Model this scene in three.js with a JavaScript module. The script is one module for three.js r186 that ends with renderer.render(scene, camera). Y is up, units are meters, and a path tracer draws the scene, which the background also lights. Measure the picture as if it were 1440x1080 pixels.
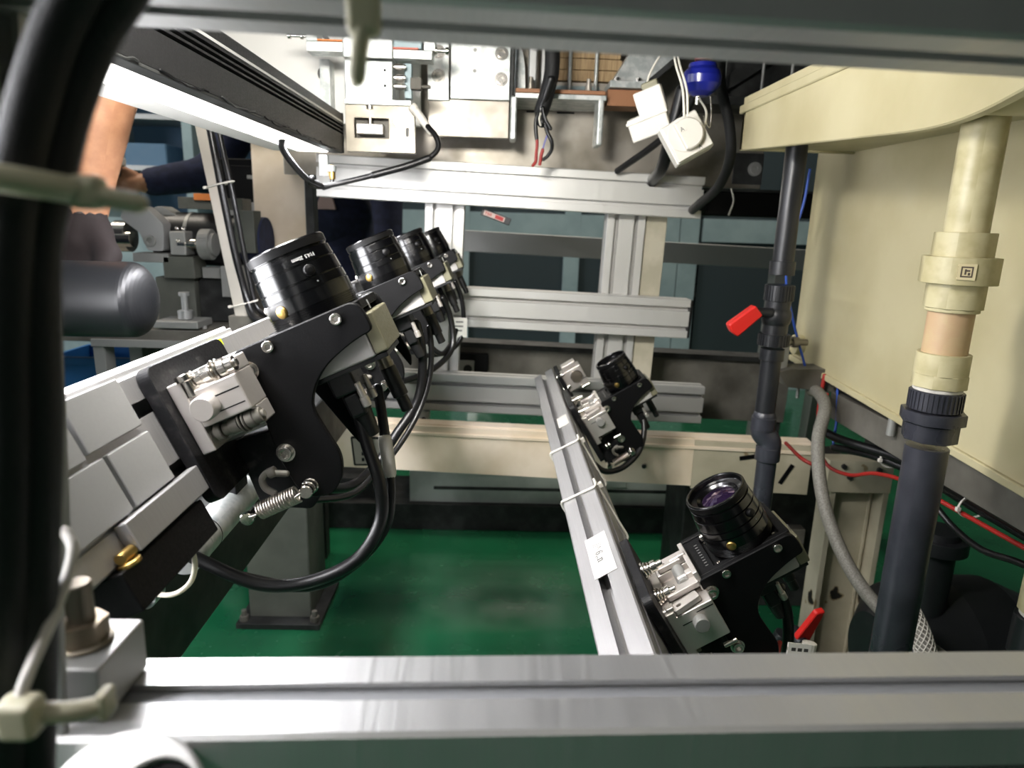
import * as THREE from 'three';
import { RoundedBoxGeometry } from 'three/addons/geometries/RoundedBoxGeometry.js';
import { mergeGeometries } from 'three/addons/utils/BufferGeometryUtils.js';
import { MarchingCubes } from 'three/addons/objects/MarchingCubes.js';
import { RectAreaLightUniformsLib } from 'three/addons/lights/RectAreaLightUniformsLib.js';

// ───────────── camera, light, exposure ─────────────
const scene = new THREE.Scene();
scene.background = new THREE.Color(0x0b0c0d);
const EYE = new THREE.Vector3(0, 0.95, 0);
const camera = new THREE.PerspectiveCamera(2 * Math.atan(540 / 954) * 180 / Math.PI, 4 / 3, 0.01, 30);
{
  const ahead = new THREE.Vector3(0.0267, -0.2337, -0.9719);            // pitched 13.5 degrees down
  const across = new THREE.Vector3(0.99936, 0.02944, 0.02038);          // rolled 1.7 degrees
  const z = ahead.clone().negate().normalize(), y = new THREE.Vector3().crossVectors(z, across).normalize(), x = new THREE.Vector3().crossVectors(y, z);
  camera.matrixAutoUpdate = true;
  camera.position.copy(EYE);
  camera.quaternion.setFromRotationMatrix(new THREE.Matrix4().makeBasis(x, y, z));
}
camera.focus = 0.62;
camera.userData.fStop = 9;
const renderer = new THREE.WebGLRenderer({ antialias: true });
renderer.toneMapping = THREE.LinearToneMapping;
renderer.toneMappingExposure = 1.0;
renderer.shadowMap.enabled = true;
RectAreaLightUniformsLib.init();

const STRIP_LIGHT = 80, RAIL_LIGHT = 16, FLOOD_LIGHT = 160, SIDE_LIGHT = 16, WINDOW_LIGHT = 4, HALL_LIGHT = 0.3, AISLE_LIGHT = 26;  // flood, side, window, hall and aisle sources stand out of view

// ───────────── helpers ─────────────
const v3 = (a) => new THREE.Vector3(a[0], a[1], a[2]);
let unit = 1;                                                            // metres; set to 0.001 while a part is dimensioned in millimetres
function rng(seed) { let s = seed >>> 0; return () => { s = (s + 0x6d2b79f5) | 0; let t = Math.imul(s ^ (s >>> 15), 1 | s); t = (t + Math.imul(t ^ (t >>> 7), 61 | t)) ^ t; return ((t ^ (t >>> 14)) >>> 0) / 4294967296; }; }
function flat(g) {                                                        // own triangles, uv in metres along the dominant face
  const h = g.index ? g.toNonIndexed() : g;
  const p = h.attributes.position, uv = new Float32Array(p.count * 2), a = new THREE.Vector3(), b = new THREE.Vector3(), c = new THREE.Vector3();
  for (let i = 0; i < p.count; i += 3) {
    a.fromBufferAttribute(p, i); b.fromBufferAttribute(p, i + 1); c.fromBufferAttribute(p, i + 2);
    const n = b.clone().sub(a).cross(c.clone().sub(a)), x = Math.abs(n.x), y = Math.abs(n.y), z = Math.abs(n.z);
    [a, b, c].forEach((q, k) => { const u = x >= y && x >= z ? [q.z, q.y] : y >= z ? [q.x, q.z] : [q.x, q.y]; uv[2 * (i + k)] = u[0]; uv[2 * (i + k) + 1] = u[1]; });
  }
  const o = new THREE.BufferGeometry();
  o.setAttribute('position', p.clone()); o.setAttribute('normal', h.attributes.normal.clone()); o.setAttribute('uv', new THREE.BufferAttribute(uv, 2));
  return o;
}
const used = new Map();
function numbered(name) { const n = used.get(name) || 0; used.set(name, n + 1); return n ? `${name}_${String(n).padStart(3, '0')}` : name; }
function mesh(name, geos, mat, parent, keepUv) {
  const list = (Array.isArray(geos) ? geos : [geos]);
  const g = keepUv ? list[0] : list.length > 1 ? mergeGeometries(list.map(flat)) : flat(list[0]);
  const m = new THREE.Mesh(g, mat); m.name = numbered(name); m.castShadow = m.receiveShadow = true;
  (parent || scene).add(m);
  return m;
}
function tag(o, label, category, group) { o.userData.label = label; o.userData.category = category; if (group) o.userData.group = group; return o; }
function thing(name, label, category, pos = [0, 0, 0], turn = [0, 0, 0], group) {
  const o = new THREE.Group(); o.name = numbered(name); o.position.set(...pos); o.rotation.set(...turn); scene.add(o);
  return tag(o, label, category, group);
}
function structure(name, geos, mat) { const m = mesh(name, geos, mat); m.userData.kind = 'structure'; return m; }
function copyOf(o, pos, label) { const c = o.clone(); c.name = numbered(o.name.replace(/_\d{3}$/, '')); c.position.set(...pos); c.userData = { ...o.userData, label }; scene.add(c); return c; }
// geometry in the current unit
function box(w, h, d, x = 0, y = 0, z = 0, r) { const u = unit, k = Math.min(w, h, d) * u; const rad = r === undefined ? Math.min(0.0012, k * 0.18) : r * u; return (rad > 0 ? new RoundedBoxGeometry(w * u, h * u, d * u, 1, Math.min(rad, k * 0.49)) : new THREE.BoxGeometry(w * u, h * u, d * u)).translate(x * u, y * u, z * u); }
function span(x0, x1, y0, y1, z0, z1, r) { return box(Math.abs(x1 - x0), Math.abs(y1 - y0), Math.abs(z1 - z0), (x0 + x1) / 2, (y0 + y1) / 2, (z0 + z1) / 2, r); }
function orient(g, axis) { if (axis === 'x') g.rotateZ(-Math.PI / 2); if (axis === 'z') g.rotateX(Math.PI / 2); return g; }
function rod(r, len, axis, x, y, z, seg = 24, r2 = r) { const u = unit, e = Math.min(0.0006, r * u * 0.2, r2 * u * 0.2); return lathe([[0, -len / 2], [r - e / u, -len / 2], [r, -len / 2 + e / u], [r2, len / 2 - e / u], [r2 - e / u, len / 2], [0, len / 2]], axis, x, y, z, seg); }
function lathe(pts, axis, x = 0, y = 0, z = 0, seg = 32) { const u = unit; const g = new THREE.LatheGeometry(pts.map((p) => new THREE.Vector2(Math.max(p[0], 0) * u, p[1] * u)), seg); const f = g.toNonIndexed(); f.computeVertexNormals(); return orient(smoothLathe(g), axis).translate(x * u, y * u, z * u); }
function smoothLathe(g) {                                                   // round around the axis, crisp along the profile
  const f = g.toNonIndexed(), p = f.attributes.position; f.computeVertexNormals(); const n = f.attributes.normal;
  for (let i = 0; i < p.count; i++) { const nr = Math.hypot(n.getX(i), n.getZ(i)), pr = Math.hypot(p.getX(i), p.getZ(i)); if (pr > 1e-7 && nr > 1e-4) { const s = (n.getX(i) * p.getX(i) + n.getZ(i) * p.getZ(i)) >= 0 ? nr : -nr; n.setXYZ(i, p.getX(i) / pr * s, n.getY(i), p.getZ(i) / pr * s); } }
  return f;
}
function rounded(points, radius) {                                          // closed polygon with rounded corners; a third entry overrides the radius
  const u = unit, s = new THREE.Shape(), n = points.length;
  points.forEach((p, i) => {
    const a = points[(i + n - 1) % n], b = points[(i + 1) % n], r = p[2] === undefined ? radius : p[2];
    const la = Math.hypot(a[0] - p[0], a[1] - p[1]), lb = Math.hypot(b[0] - p[0], b[1] - p[1]), ra = Math.min(r, la / 2), rb = Math.min(r, lb / 2);
    const s0 = [(p[0] + (a[0] - p[0]) * ra / la) * u, (p[1] + (a[1] - p[1]) * ra / la) * u], s1 = [(p[0] + (b[0] - p[0]) * rb / lb) * u, (p[1] + (b[1] - p[1]) * rb / lb) * u];
    if (i) s.lineTo(...s0); else s.moveTo(...s0);
    if (r > 0) s.quadraticCurveTo(p[0] * u, p[1] * u, ...s1);
  });
  s.closePath(); return s;
}
function hole(shape, pts) { const h = new THREE.Path(); pts.forEach((p, i) => i ? h.lineTo(p[0] * unit, p[1] * unit) : h.moveTo(p[0] * unit, p[1] * unit)); h.closePath(); shape.holes.push(h); return shape; }
function holeRound(shape, x, y, r) { const h = new THREE.Path(); h.absarc(x * unit, y * unit, r * unit, 0, Math.PI * 2, true); shape.holes.push(h); return shape; }
function plate(shape, z0, z1, bevel = 0.0006, curve = 8) { const d = z1 * unit - z0 * unit, b = Math.min(bevel, d * 0.3); return new THREE.ExtrudeGeometry(shape, { depth: d - 2 * b, bevelEnabled: b > 0, bevelThickness: b, bevelSize: b, bevelOffset: -b, bevelSegments: 1, curveSegments: curve }).translate(0, 0, z0 * unit + b); }
function tube(points, r, seg = 60, sides = 12, closed = false) {
  const c = new THREE.CatmullRomCurve3(points.map((p) => v3(p).multiplyScalar(unit)), closed, 'centripetal'), list = [new THREE.TubeGeometry(c, seg, r * unit, sides, closed)];
  if (!closed) for (const t of [0, 1]) list.push(new THREE.SphereGeometry(r * unit, sides, 6).translate(...c.getPoint(t).toArray()));
  return list;
}
function coil(p0, p1, radius, wire, turns) {
  const u = unit, a = v3(p0), b = v3(p1), w = b.clone().sub(a), len = w.length(), t = w.clone().normalize(), m = new THREE.Vector3(0, 0, 1), n = new THREE.Vector3().crossVectors(t, m).normalize(), k = new THREE.Vector3().crossVectors(t, n), pts = [];
  for (let i = 0; i <= turns * 14; i++) { const f = i / (turns * 14), q = f * turns * Math.PI * 2; pts.push(a.clone().addScaledVector(t, len * f).addScaledVector(n, radius * Math.cos(q)).addScaledVector(k, radius * Math.sin(q)).multiplyScalar(u)); }
  return new THREE.TubeGeometry(new THREE.CatmullRomCurve3(pts), turns * 14, wire * u, 6, false);
}
// a socket-head screw whose head points along +axis, seat at the given place
function screw(r, h, axis, x, y, z, washer = 0) {
  const u = unit, s = new THREE.Shape(); s.absarc(0, 0, r * u, 0, Math.PI * 2, false);
  const hex = new THREE.Path(); for (let i = 5; i >= 0; i--) { const a = i * Math.PI / 3; i === 5 ? hex.moveTo(0.55 * r * u * Math.cos(a), 0.55 * r * u * Math.sin(a)) : hex.lineTo(0.55 * r * u * Math.cos(a), 0.55 * r * u * Math.sin(a)); } hex.closePath(); s.holes.push(hex);
  const b = Math.min(0.0005, r * u * 0.15);
  const head = new THREE.ExtrudeGeometry(s, { depth: h * u - b, bevelEnabled: true, bevelThickness: b, bevelSize: b, bevelOffset: -b, bevelSegments: 2, curveSegments: 14 });
  const list = [head, new THREE.CylinderGeometry(r * u * 0.9, r * u * 0.9, h * u * 0.35, 18).rotateX(Math.PI / 2).translate(0, 0, h * u * 0.18)];
  if (washer) list.push(new THREE.CylinderGeometry(washer * u, washer * u, r * u * 0.3, 22).rotateX(Math.PI / 2).translate(0, 0, r * u * 0.08));
  const g = mergeGeometries(list.map(flat));
  if (axis === 'x') g.rotateY(Math.PI / 2); if (axis === 'y') g.rotateX(-Math.PI / 2); if (axis === '-x') g.rotateY(-Math.PI / 2);
  return g.translate(x * u, y * u, z * u);
}
function hexNut(r, h, axis, x, y, z) { const u = unit, g = new THREE.CylinderGeometry(r * u, r * u, h * u, 6), g2 = new THREE.CylinderGeometry(r * u * 0.86, r * u * 0.86, h * u * 1.06, 24); const m = mergeGeometries([flat(g), flat(g2)]); return orient(m, axis).translate(x * u, y * u, z * u); }
// aluminium T-slot section w × h, slots at given offsets on each side, extruded along z from z0 to z1
function slotShape(w, h, sx, sy, o = 5, dp = 17) {
  const p = [];
  const side = (n, len, place) => { const at = n.slice().sort((a, b) => a - b); for (const c of at) for (const [a, d] of [[c - o, 0], [c - o, 2.4], [c - o - 4.5, 2.4], [c - o - 4.5, 6], [c - o * 0.8, dp], [c + o * 0.8, dp], [c + o + 4.5, 6], [c + o + 4.5, 2.4], [c + o, 2.4], [c + o, 0]]) p.push(place(a, d)); };
  const cut = 1.6;
  p.push([-w / 2 + cut, -h / 2]); side(sx, w, (a, d) => [a, -h / 2 + d]); p.push([w / 2 - cut, -h / 2], [w / 2, -h / 2 + cut]);
  side(sy, h, (a, d) => [w / 2 - d, a]); p.push([w / 2, h / 2 - cut], [w / 2 - cut, h / 2]);
  side(sx, w, (a, d) => [-a, h / 2 - d]); p.push([-w / 2 + cut, h / 2], [-w / 2, h / 2 - cut]);
  side(sy, h, (a, d) => [-w / 2 + d, -a]); p.push([-w / 2, -h / 2 + cut]);
  const s = new THREE.Shape(); p.forEach((q, i) => i ? s.lineTo(q[0] * 0.001, q[1] * 0.001) : s.moveTo(q[0] * 0.001, q[1] * 0.001)); s.closePath(); return s;
}
const extrude = (shape, len) => new THREE.ExtrudeGeometry(shape, { depth: len, bevelEnabled: false, curveSegments: 6 });

// ───────────── procedural materials ─────────────
function noiseGrid(n, cells, octaves, seed) {                                // tiling value noise, 0..1
  const out = new Float32Array(n * n); let amp = 1, total = 0;
  for (let o = 0; o < octaves; o++) {
    const cx = Math.round(cells[0] * 2 ** o), cy = Math.round(cells[1] * 2 ** o), r = rng(seed + o * 101), g = new Float32Array(cx * cy).map(() => r());
    for (let y = 0; y < n; y++) for (let x = 0; x < n; x++) {
      const fx = x / n * cx, fy = y / n * cy, x0 = Math.floor(fx), y0 = Math.floor(fy); let tx = fx - x0, ty = fy - y0; tx = tx * tx * (3 - 2 * tx); ty = ty * ty * (3 - 2 * ty);
      const x1 = (x0 + 1) % cx, y1 = (y0 + 1) % cy;
      out[y * n + x] += amp * ((g[y0 * cx + x0] * (1 - tx) + g[y0 * cx + x1] * tx) * (1 - ty) + (g[y1 * cx + x0] * (1 - tx) + g[y1 * cx + x1] * tx) * ty);
    }
    total += amp; amp *= 0.55;
  }
  for (let i = 0; i < out.length; i++) out[i] /= total;
  return out;
}
function dataMap(n, fn, size, srgb) {                                        // fn(i) returns [r, g, b] 0..1
  const d = new Uint8Array(n * n * 4); for (let i = 0; i < n * n; i++) { const c = fn(i); d[4 * i] = c[0] * 255; d[4 * i + 1] = c[1] * 255; d[4 * i + 2] = c[2] * 255; d[4 * i + 3] = 255; }
  const t = new THREE.DataTexture(d, n, n); t.wrapS = t.wrapT = THREE.RepeatWrapping; t.magFilter = THREE.LinearFilter; t.minFilter = THREE.LinearMipmapLinearFilter; t.generateMipmaps = true; t.repeat.set(1 / size, 1 / size); if (srgb) t.colorSpace = THREE.SRGBColorSpace; t.needsUpdate = true; return t;
}
const clamp = (x) => Math.min(1, Math.max(0, x)), grain = noiseGrid(256, [40, 40], 3, 5), blot = noiseGrid(256, [5, 5], 5, 9), blot2 = noiseGrid(256, [9, 9], 4, 31), streak = noiseGrid(256, [128, 3], 2, 17);
const mixC = (a, b, t) => a.map((x, i) => x + (b[i] - x) * t);
const roughMap = (lo, hi, n, size) => dataMap(256, (i) => [0, lo + (hi - lo) * clamp((n[i] - 0.25) * 2), 0], size);
const R_fine = roughMap(0.75, 1, grain, 0.05), R_blot = roughMap(0.7, 1, blot, 0.25), R_streak = roughMap(0.72, 1, streak, 0.12);
const bumpFine = dataMap(256, (i) => [grain[i], grain[i], grain[i]], 0.02), bumpBlot = dataMap(256, (i) => [blot[i], blot[i], blot[i]], 0.3);
const tint = (base, dirt, n, lo, hi, size) => dataMap(256, (i) => mixC(base, dirt, clamp((n[i] - lo) / (hi - lo))), size, true);
const hexC = (h) => [(h >> 16 & 255) / 255, (h >> 8 & 255) / 255, (h & 255) / 255];
const std = (o) => new THREE.MeshStandardMaterial(o), phys = (o) => new THREE.MeshPhysicalMaterial(o);
const M = {
  alu: std({ color: 0xd6d5d1, metalness: 0.55, roughness: 0.5, roughnessMap: R_streak }),
  aluRail: std({ color: 0xa9a8a8, metalness: 0.65, roughness: 0.5, roughnessMap: R_streak }),
  aluNear: std({ color: 0xd4d4d3, metalness: 0.75, roughness: 0.5, roughnessMap: R_streak }),
  aluGrey: std({ color: 0xb5b6b4, metalness: 0.6, roughness: 0.5, roughnessMap: R_streak }),
  aluDull: std({ color: 0x9c9c98, metalness: 0.5, roughness: 0.6, roughnessMap: R_blot }),
  slotCover: std({ color: 0x8f9092, roughness: 0.6, roughnessMap: R_fine }),
  greyCap: std({ color: 0x9a9a99, roughness: 0.62, roughnessMap: R_fine }),
  silver: std({ color: 0xd2ccc6, metalness: 0.72, roughness: 0.42, roughnessMap: R_fine }),
  chrome: std({ color: 0xd9d4cc, metalness: 1, roughness: 0.22, roughnessMap: R_fine }),
  springWire: std({ color: 0xcfc6bd, metalness: 1, roughness: 0.3 }),
  brass: std({ color: 0xb89a5a, metalness: 1, roughness: 0.35 }),
  stainDark: std({ metalness: 0.7, roughness: 0.5, map: tint(hexC(0x8f897d), hexC(0x706b60), blot, 0.4, 0.75, 0.3), roughnessMap: R_blot }),
  stain: std({ metalness: 0.75, roughness: 0.5, map: tint(hexC(0xa8a298), hexC(0x827c70), blot, 0.4, 0.75, 0.5), roughnessMap: R_blot }),
  galv: std({ metalness: 0.55, roughness: 0.45, map: tint(hexC(0xdcdedb), hexC(0xb9bfbd), blot2, 0.4, 0.7, 0.12), roughnessMap: R_blot }),
  steelDull: std({ metalness: 0.3, roughness: 0.65, map: tint(hexC(0x77746c), hexC(0x55524b), blot, 0.35, 0.75, 0.4), roughnessMap: R_blot }),
  steelDark: std({ metalness: 0.4, roughness: 0.6, map: tint(hexC(0x3b3c3b), hexC(0x272827), blot2, 0.35, 0.7, 0.3), roughnessMap: R_blot }),
  black: phys({ color: 0x070708, roughness: 0.6, specularIntensity: 0.35, roughnessMap: R_fine, bumpMap: bumpFine, bumpScale: 0.00006 }),
  blackWorn: phys({ roughness: 0.6, specularIntensity: 0.5, map: tint(hexC(0x101012), hexC(0x3c3a38), blot2, 0.62, 0.85, 0.12), roughnessMap: R_fine }),
  lensBlack: phys({ color: 0x030304, roughness: 0.2, ior: 1.62 }),
  lensRing: phys({ color: 0x080809, roughness: 0.4, specularIntensity: 0.5 }),
  glass: phys({ color: 0x1a1024, roughness: 0.03, metalness: 0, clearcoat: 1, clearcoatRoughness: 0.02, iridescence: 0.5 }),
  cable: std({ color: 0x0d0d0e, roughness: 0.42, roughnessMap: R_fine }),
  cableRough: std({ color: 0x0a0a0b, roughness: 0.6, bumpMap: bumpFine, bumpScale: 0.0003 }),
  plastic: std({ color: 0x121213, roughness: 0.4 }),
  bodyGrey: std({ color: 0xaaa7a4, roughness: 0.5, metalness: 0.1, roughnessMap: R_fine }),
  bodyOlive: std({ color: 0x77745f, roughness: 0.5, metalness: 0.1, roughnessMap: R_fine }),
  cream: std({ roughness: 0.5, map: tint(hexC(0xbdb491), hexC(0xafa580), blot, 0.4, 0.8, 0.6), roughnessMap: R_blot, bumpMap: bumpBlot, bumpScale: 0.0004 }),
  creamPale: std({ roughness: 0.55, map: tint(hexC(0xecdcc6), hexC(0xdac8ac), blot, 0.45, 0.8, 0.5), roughnessMap: R_blot }),
  creamPipe: std({ roughness: 0.5, map: tint(hexC(0xc0b791), hexC(0xaea47c), blot2, 0.4, 0.75, 0.15), roughnessMap: R_blot }),
  tanPipe: std({ roughness: 0.55, map: tint(hexC(0xc2ae84), hexC(0xbd9f7c), blot, 0.35, 0.7, 0.15), roughnessMap: R_blot }),
  pvc: std({ roughness: 0.38, map: tint(hexC(0x35363d), hexC(0x2d2e35), blot2, 0.4, 0.7, 0.2), roughnessMap: R_blot }),
  pvcDark: std({ color: 0x1d1e21, roughness: 0.4, roughnessMap: R_blot }),
  red: std({ color: 0xc01f1a, roughness: 0.45, roughnessMap: R_fine }),
  redWire: std({ color: 0x951f19, roughness: 0.45 }),
  blue: phys({ color: 0x172080, roughness: 0.3, clearcoat: 0.4, clearcoatRoughness: 0.2 }),
  blueWire: std({ color: 0x2b4fa8, roughness: 0.4 }),
  white: std({ color: 0xcbc7be, roughness: 0.5, roughnessMap: R_fine }),
  whitePaint: std({ color: 0xe9e7e2, roughness: 0.55, roughnessMap: R_blot }),
  tie: phys({ color: 0xe6e0cd, roughness: 0.5, transmission: 0.25, thickness: 0, roughnessMap: R_fine }),
  tieOld: phys({ color: 0xcfcaae, roughness: 0.5, transmission: 0.15, thickness: 0, roughnessMap: R_fine }),
  wireWhite: std({ color: 0xd9d5c8, roughness: 0.5 }),
  wood: std({ roughness: 0.7, map: tint(hexC(0xb39a72), hexC(0x84694a), streak, 0.35, 0.75, 0.08) }),
  phenolic: std({ color: 0x9a6a48, roughness: 0.6, roughnessMap: R_fine }),
  orange: std({ color: 0xd07a3a, roughness: 0.5 }),
  redBrown: std({ color: 0xc4604a, roughness: 0.5 }),
  floor: phys({ roughness: 0.28, map: tint(hexC(0x1b6541), hexC(0x145436), blot, 0.35, 0.75, 1.4), roughnessMap: roughMap(0.6, 1, blot2, 0.6), clearcoat: 0.6, clearcoatRoughness: 0.12 }),
  pillarGrey: std({ roughness: 0.6, map: tint(hexC(0x585a52), hexC(0x4c4e47), blot, 0.4, 0.7, 0.4), roughnessMap: R_blot }),
  tealGrey: std({ roughness: 0.5, map: tint(hexC(0x9cb1b6), hexC(0x8fa4aa), blot, 0.4, 0.7, 0.6), roughnessMap: R_blot }),
  plinth: std({ metalness: 0.1, roughness: 0.5, map: tint(hexC(0xb3bab3), hexC(0x989f98), blot, 0.4, 0.75, 0.5), roughnessMap: R_blot }),
  pane: phys({ color: 0x6f7f86, roughness: 0.06, transmission: 0.7, thickness: 0 }),
  darkGlass: phys({ color: 0x12171a, roughness: 0.08, metalness: 0.1, clearcoat: 0.5 }),
  wall: std({ roughness: 0.9, map: tint(hexC(0x70777c), hexC(0x646a6f), blot, 0.4, 0.7, 1.2) }),
  ceil: std({ roughness: 0.95, map: tint(hexC(0xb9bab8), hexC(0xa9aaa8), blot, 0.4, 0.7, 1.2) }),
  rubber: std({ color: 0x17181a, roughness: 0.48, roughnessMap: R_blot }),
  hose: std({ roughness: 0.6, map: tint(hexC(0x7c7a72), hexC(0x625f58), grain, 0.35, 0.65, 0.04) }),
  skin: phys({ roughness: 0.55, map: tint(hexC(0xb0805f), hexC(0xa27254), blot, 0.4, 0.7, 0.1) }),
  navy: std({ roughness: 0.9, map: tint(hexC(0x232a46), hexC(0x1b2139), blot2, 0.35, 0.7, 0.15) }),
  shirt: std({ color: 0x3a3f4c, roughness: 0.9, bumpMap: bumpBlot, bumpScale: 0.002 }),
  glove: std({ color: 0x1a0f0e, roughness: 0.8, bumpMap: bumpFine, bumpScale: 0.0004 }),
  hair: std({ color: 0x14110f, roughness: 0.7 }),
  blueGrey: std({ color: 0x587a98, roughness: 0.6, roughnessMap: R_blot }),
  bluePlastic: std({ color: 0x2a6fb0, roughness: 0.45 }),
};
// print on a flat label: lines of dark marks or words
const printBox = (w, h, d) => new THREE.BoxGeometry(w, h, d);            // keeps uv 0 to 1 on each face for a print
function printed(w, h, bg, ink, draw) { const c = document.createElement('canvas'); c.width = w; c.height = h; const x = c.getContext('2d'); x.fillStyle = bg; x.fillRect(0, 0, w, h); x.fillStyle = ink; x.strokeStyle = ink; draw(x); const t = new THREE.CanvasTexture(c); t.colorSpace = THREE.SRGBColorSpace; t.minFilter = THREE.LinearMipmapLinearFilter; return std({ map: t, roughness: 0.6 }); }
// ───────────── the hall: floor, ceiling, walls, unseen lamps ─────────────
structure('floor', box(11, 0.1, 12, 0, -0.05, -2, 0), M.floor);
structure('ceiling', box(11, 0.1, 12, 0, 3.65, -2, 0), M.ceil);
structure('wall_back', box(11, 3.6, 0.1, 0, 1.8, -7.5, 0), M.wall);
structure('wall_left', box(0.1, 3.6, 12, -5.45, 1.8, -2, 0), M.wall);
structure('wall_right', box(0.1, 3.6, 12, 5.45, 1.8, -2, 0), M.wall);
structure('wall_front', box(11, 3.6, 0.1, 0, 1.8, 3.95, 0), M.wall);
function unseenCeilingLamp(x, z, w, d, power, label) {  // lamp out of view overhead, placed to light the hall below it
  const t = thing('unseen_ceiling_lamp', label, 'lamp', [x, 3.59, z], [0, 0, 0], 'unseen ceiling lamps of the hall');
  mesh('lamp_frame', [span(-w / 2 - 0.02, w / 2 + 0.02, -0.02, 0.02, d / 2, d / 2 + 0.02), span(-w / 2 - 0.02, w / 2 + 0.02, -0.02, 0.02, -d / 2 - 0.02, -d / 2), span(-w / 2 - 0.02, -w / 2, -0.02, 0.02, -d / 2, d / 2), span(w / 2, w / 2 + 0.02, -0.02, 0.02, -d / 2, d / 2)], M.whitePaint, t);
  mesh('lamp_diffuser', box(w, 0.01, d, 0, 0, 0, 0), std({ color: 0xffffff, emissive: 0xfff6e8, emissiveIntensity: 3 }), t);
  const l = new THREE.RectAreaLight(0xfff3e2, power, w, d); l.position.set(x, 3.57, z); l.lookAt(x, 0, z); l.castShadow = true; scene.add(l);
}
unseenCeilingLamp(0.9, 1.3, 1.6, 0.5, HALL_LIGHT, 'unseen long ceiling lamp lighting the aisle in front of the machine');
unseenCeilingLamp(-1.6, 1.9, 1.6, 0.5, HALL_LIGHT, 'unseen white ceiling lamp lighting the aisle left of the machine front');
unseenCeilingLamp(-2.2, -2.2, 1.2, 0.5, AISLE_LIGHT, 'unseen white ceiling lamp lighting the worker in navy beyond the machine');
unseenCeilingLamp(0.8, -3.0, 1.2, 0.5, AISLE_LIGHT, 'unseen white ceiling lamp lighting the passage behind the machine');
unseenCeilingLamp(0.2, -5.6, 1.2, 0.5, AISLE_LIGHT, 'farthest unseen ceiling lamp of the hall, lighting behind the glazed cabinets');

{ // unseen window in the left hall wall, placed to light the tank
  const w = structure('unseen_window_1', [span(-5.40, -5.34, 1.05, 1.13, -2.6, 1.6), span(-5.40, -5.34, 2.47, 2.55, -2.6, 1.6), ...[-2.56, -1.2, 0.2, 1.56].map((z) => span(-5.40, -5.34, 1.13, 2.47, z - 0.04, z + 0.04))], M.whitePaint);
  for (const z of [-1.88, -0.5, 0.88]) mesh('unseen_window_pane', box(0.01, 1.34, 1.30, -5.385, 1.80, z, 0), std({ color: 0xffffff, emissive: 0xf2f6ff, emissiveIntensity: 3 }), w);
  const l = new THREE.RectAreaLight(0xf4f7ff, WINDOW_LIGHT, 4.0, 1.3); l.position.set(-5.32, 1.80, -0.5); l.lookAt(0, 1.80, -0.5); l.castShadow = true; scene.add(l);
}
// glazed cabinet front standing behind the machine
{
  const t = thing('glazed_partition', 'blue-grey framed glazed cabinet front standing behind the machine', 'cabinet', [0, 0, -4.0]);
  const post = (x, w) => mesh('post', box(w, 2.1, 0.06, x, 1.05, 0), M.tealGrey, t);
  const rail = (x0, x1, y, h) => mesh('rail', box(x1 - x0, h, 0.05, (x0 + x1) / 2, y, 0.004), M.tealGrey, t);
  for (const [x, w] of [[-0.98, 0.09], [-0.21, 0.1], [0.43, 0.09], [0.99, 0.11], [1.105, 0.11], [1.9, 0.1]]) post(x, w);
  for (const [x0, x1] of [[-0.935, -0.26], [-0.16, 0.385], [0.475, 0.93], [1.18, 1.85]]) {
    rail(x0, x1, 0.93, 0.13); rail(x0, x1, 2.06, 0.08); rail(x0, x1, 0.06, 0.12);
    for (const [y0, y1] of [[0.12, 0.865], [0.995, 2.02]]) mesh('pane', box(x1 - x0, y1 - y0, 0.006, (x0 + x1) / 2, (y0 + y1) / 2, 0, 0), M.pane, t);
  }
  mesh('back_panel', box(2.9, 2.1, 0.02, 0.46, 1.05, -0.62), M.steelDark, t);
  mesh('top_panel', box(2.9, 0.03, 0.65, 0.46, 2.12, -0.31), M.steelDark, t);
  mesh('end_panel', box(0.02, 2.1, 0.6, -1.0, 1.05, -0.31), M.steelDark, t);
  mesh('end_panel', box(0.02, 2.1, 0.6, 1.93, 1.05, -0.31), M.steelDark, t);
  for (const y of [0.55, 0.8, 1.05]) mesh('shelf', box(2.8, 0.02, 0.5, 0.46, y, -0.3), M.steelDull, t);
}
{ // things stored behind the glass
  const rnd = rng(77), kinds = [[M.steelDull, 'grey metal box on the cabinet shelf'], [M.rubber, 'dark plastic box on the cabinet shelf'], [M.aluDull, 'dull silver part on the cabinet shelf']];
  const words = ['beneath the left pane', 'in the middle bay', 'beside the wide double post', 'in the right bay'];
  [[-0.55, 1.06], [0.05, 1.06], [1.4, 1.06], [0.1, 0.56], [0.68, 0.56]].forEach(([x, y], i) => {
    const k = kinds[i % 3], w = 0.12 + rnd() * 0.12, h = 0.06 + rnd() * 0.07, wd = words[x < -0.26 ? 0 : x < 0.43 ? 1 : x < 0.98 ? 2 : 3];
    const t = thing('stored_box', `${k[1]} ${wd}`, 'box', [x, y, -4.28], [0, rnd() * 0.4 - 0.2, 0]);
    mesh('box_body', box(w, h, 0.16, 0, h / 2, 0), k[0], t); mesh('box_lid', box(w + 0.008, 0.014, 0.168, 0, h, 0), k[0], t);
  });
}
// grey profile rail in the middle distance, behind the frame
{ const t = thing('cross_rail', 'plain grey square rail running behind the double column', 'rail', [0, 0, -2.4]);
  mesh('rail_bar', span(-0.2, 1.25, 0.838, 0.908, -0.03, 0.03), M.aluGrey, t);
  for (const x of [1.0, 1.2]) mesh('rail_leg', span(x - 0.03, x + 0.03, 0.035, 0.838, -0.03, 0.03), M.aluDull, t);
}
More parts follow.
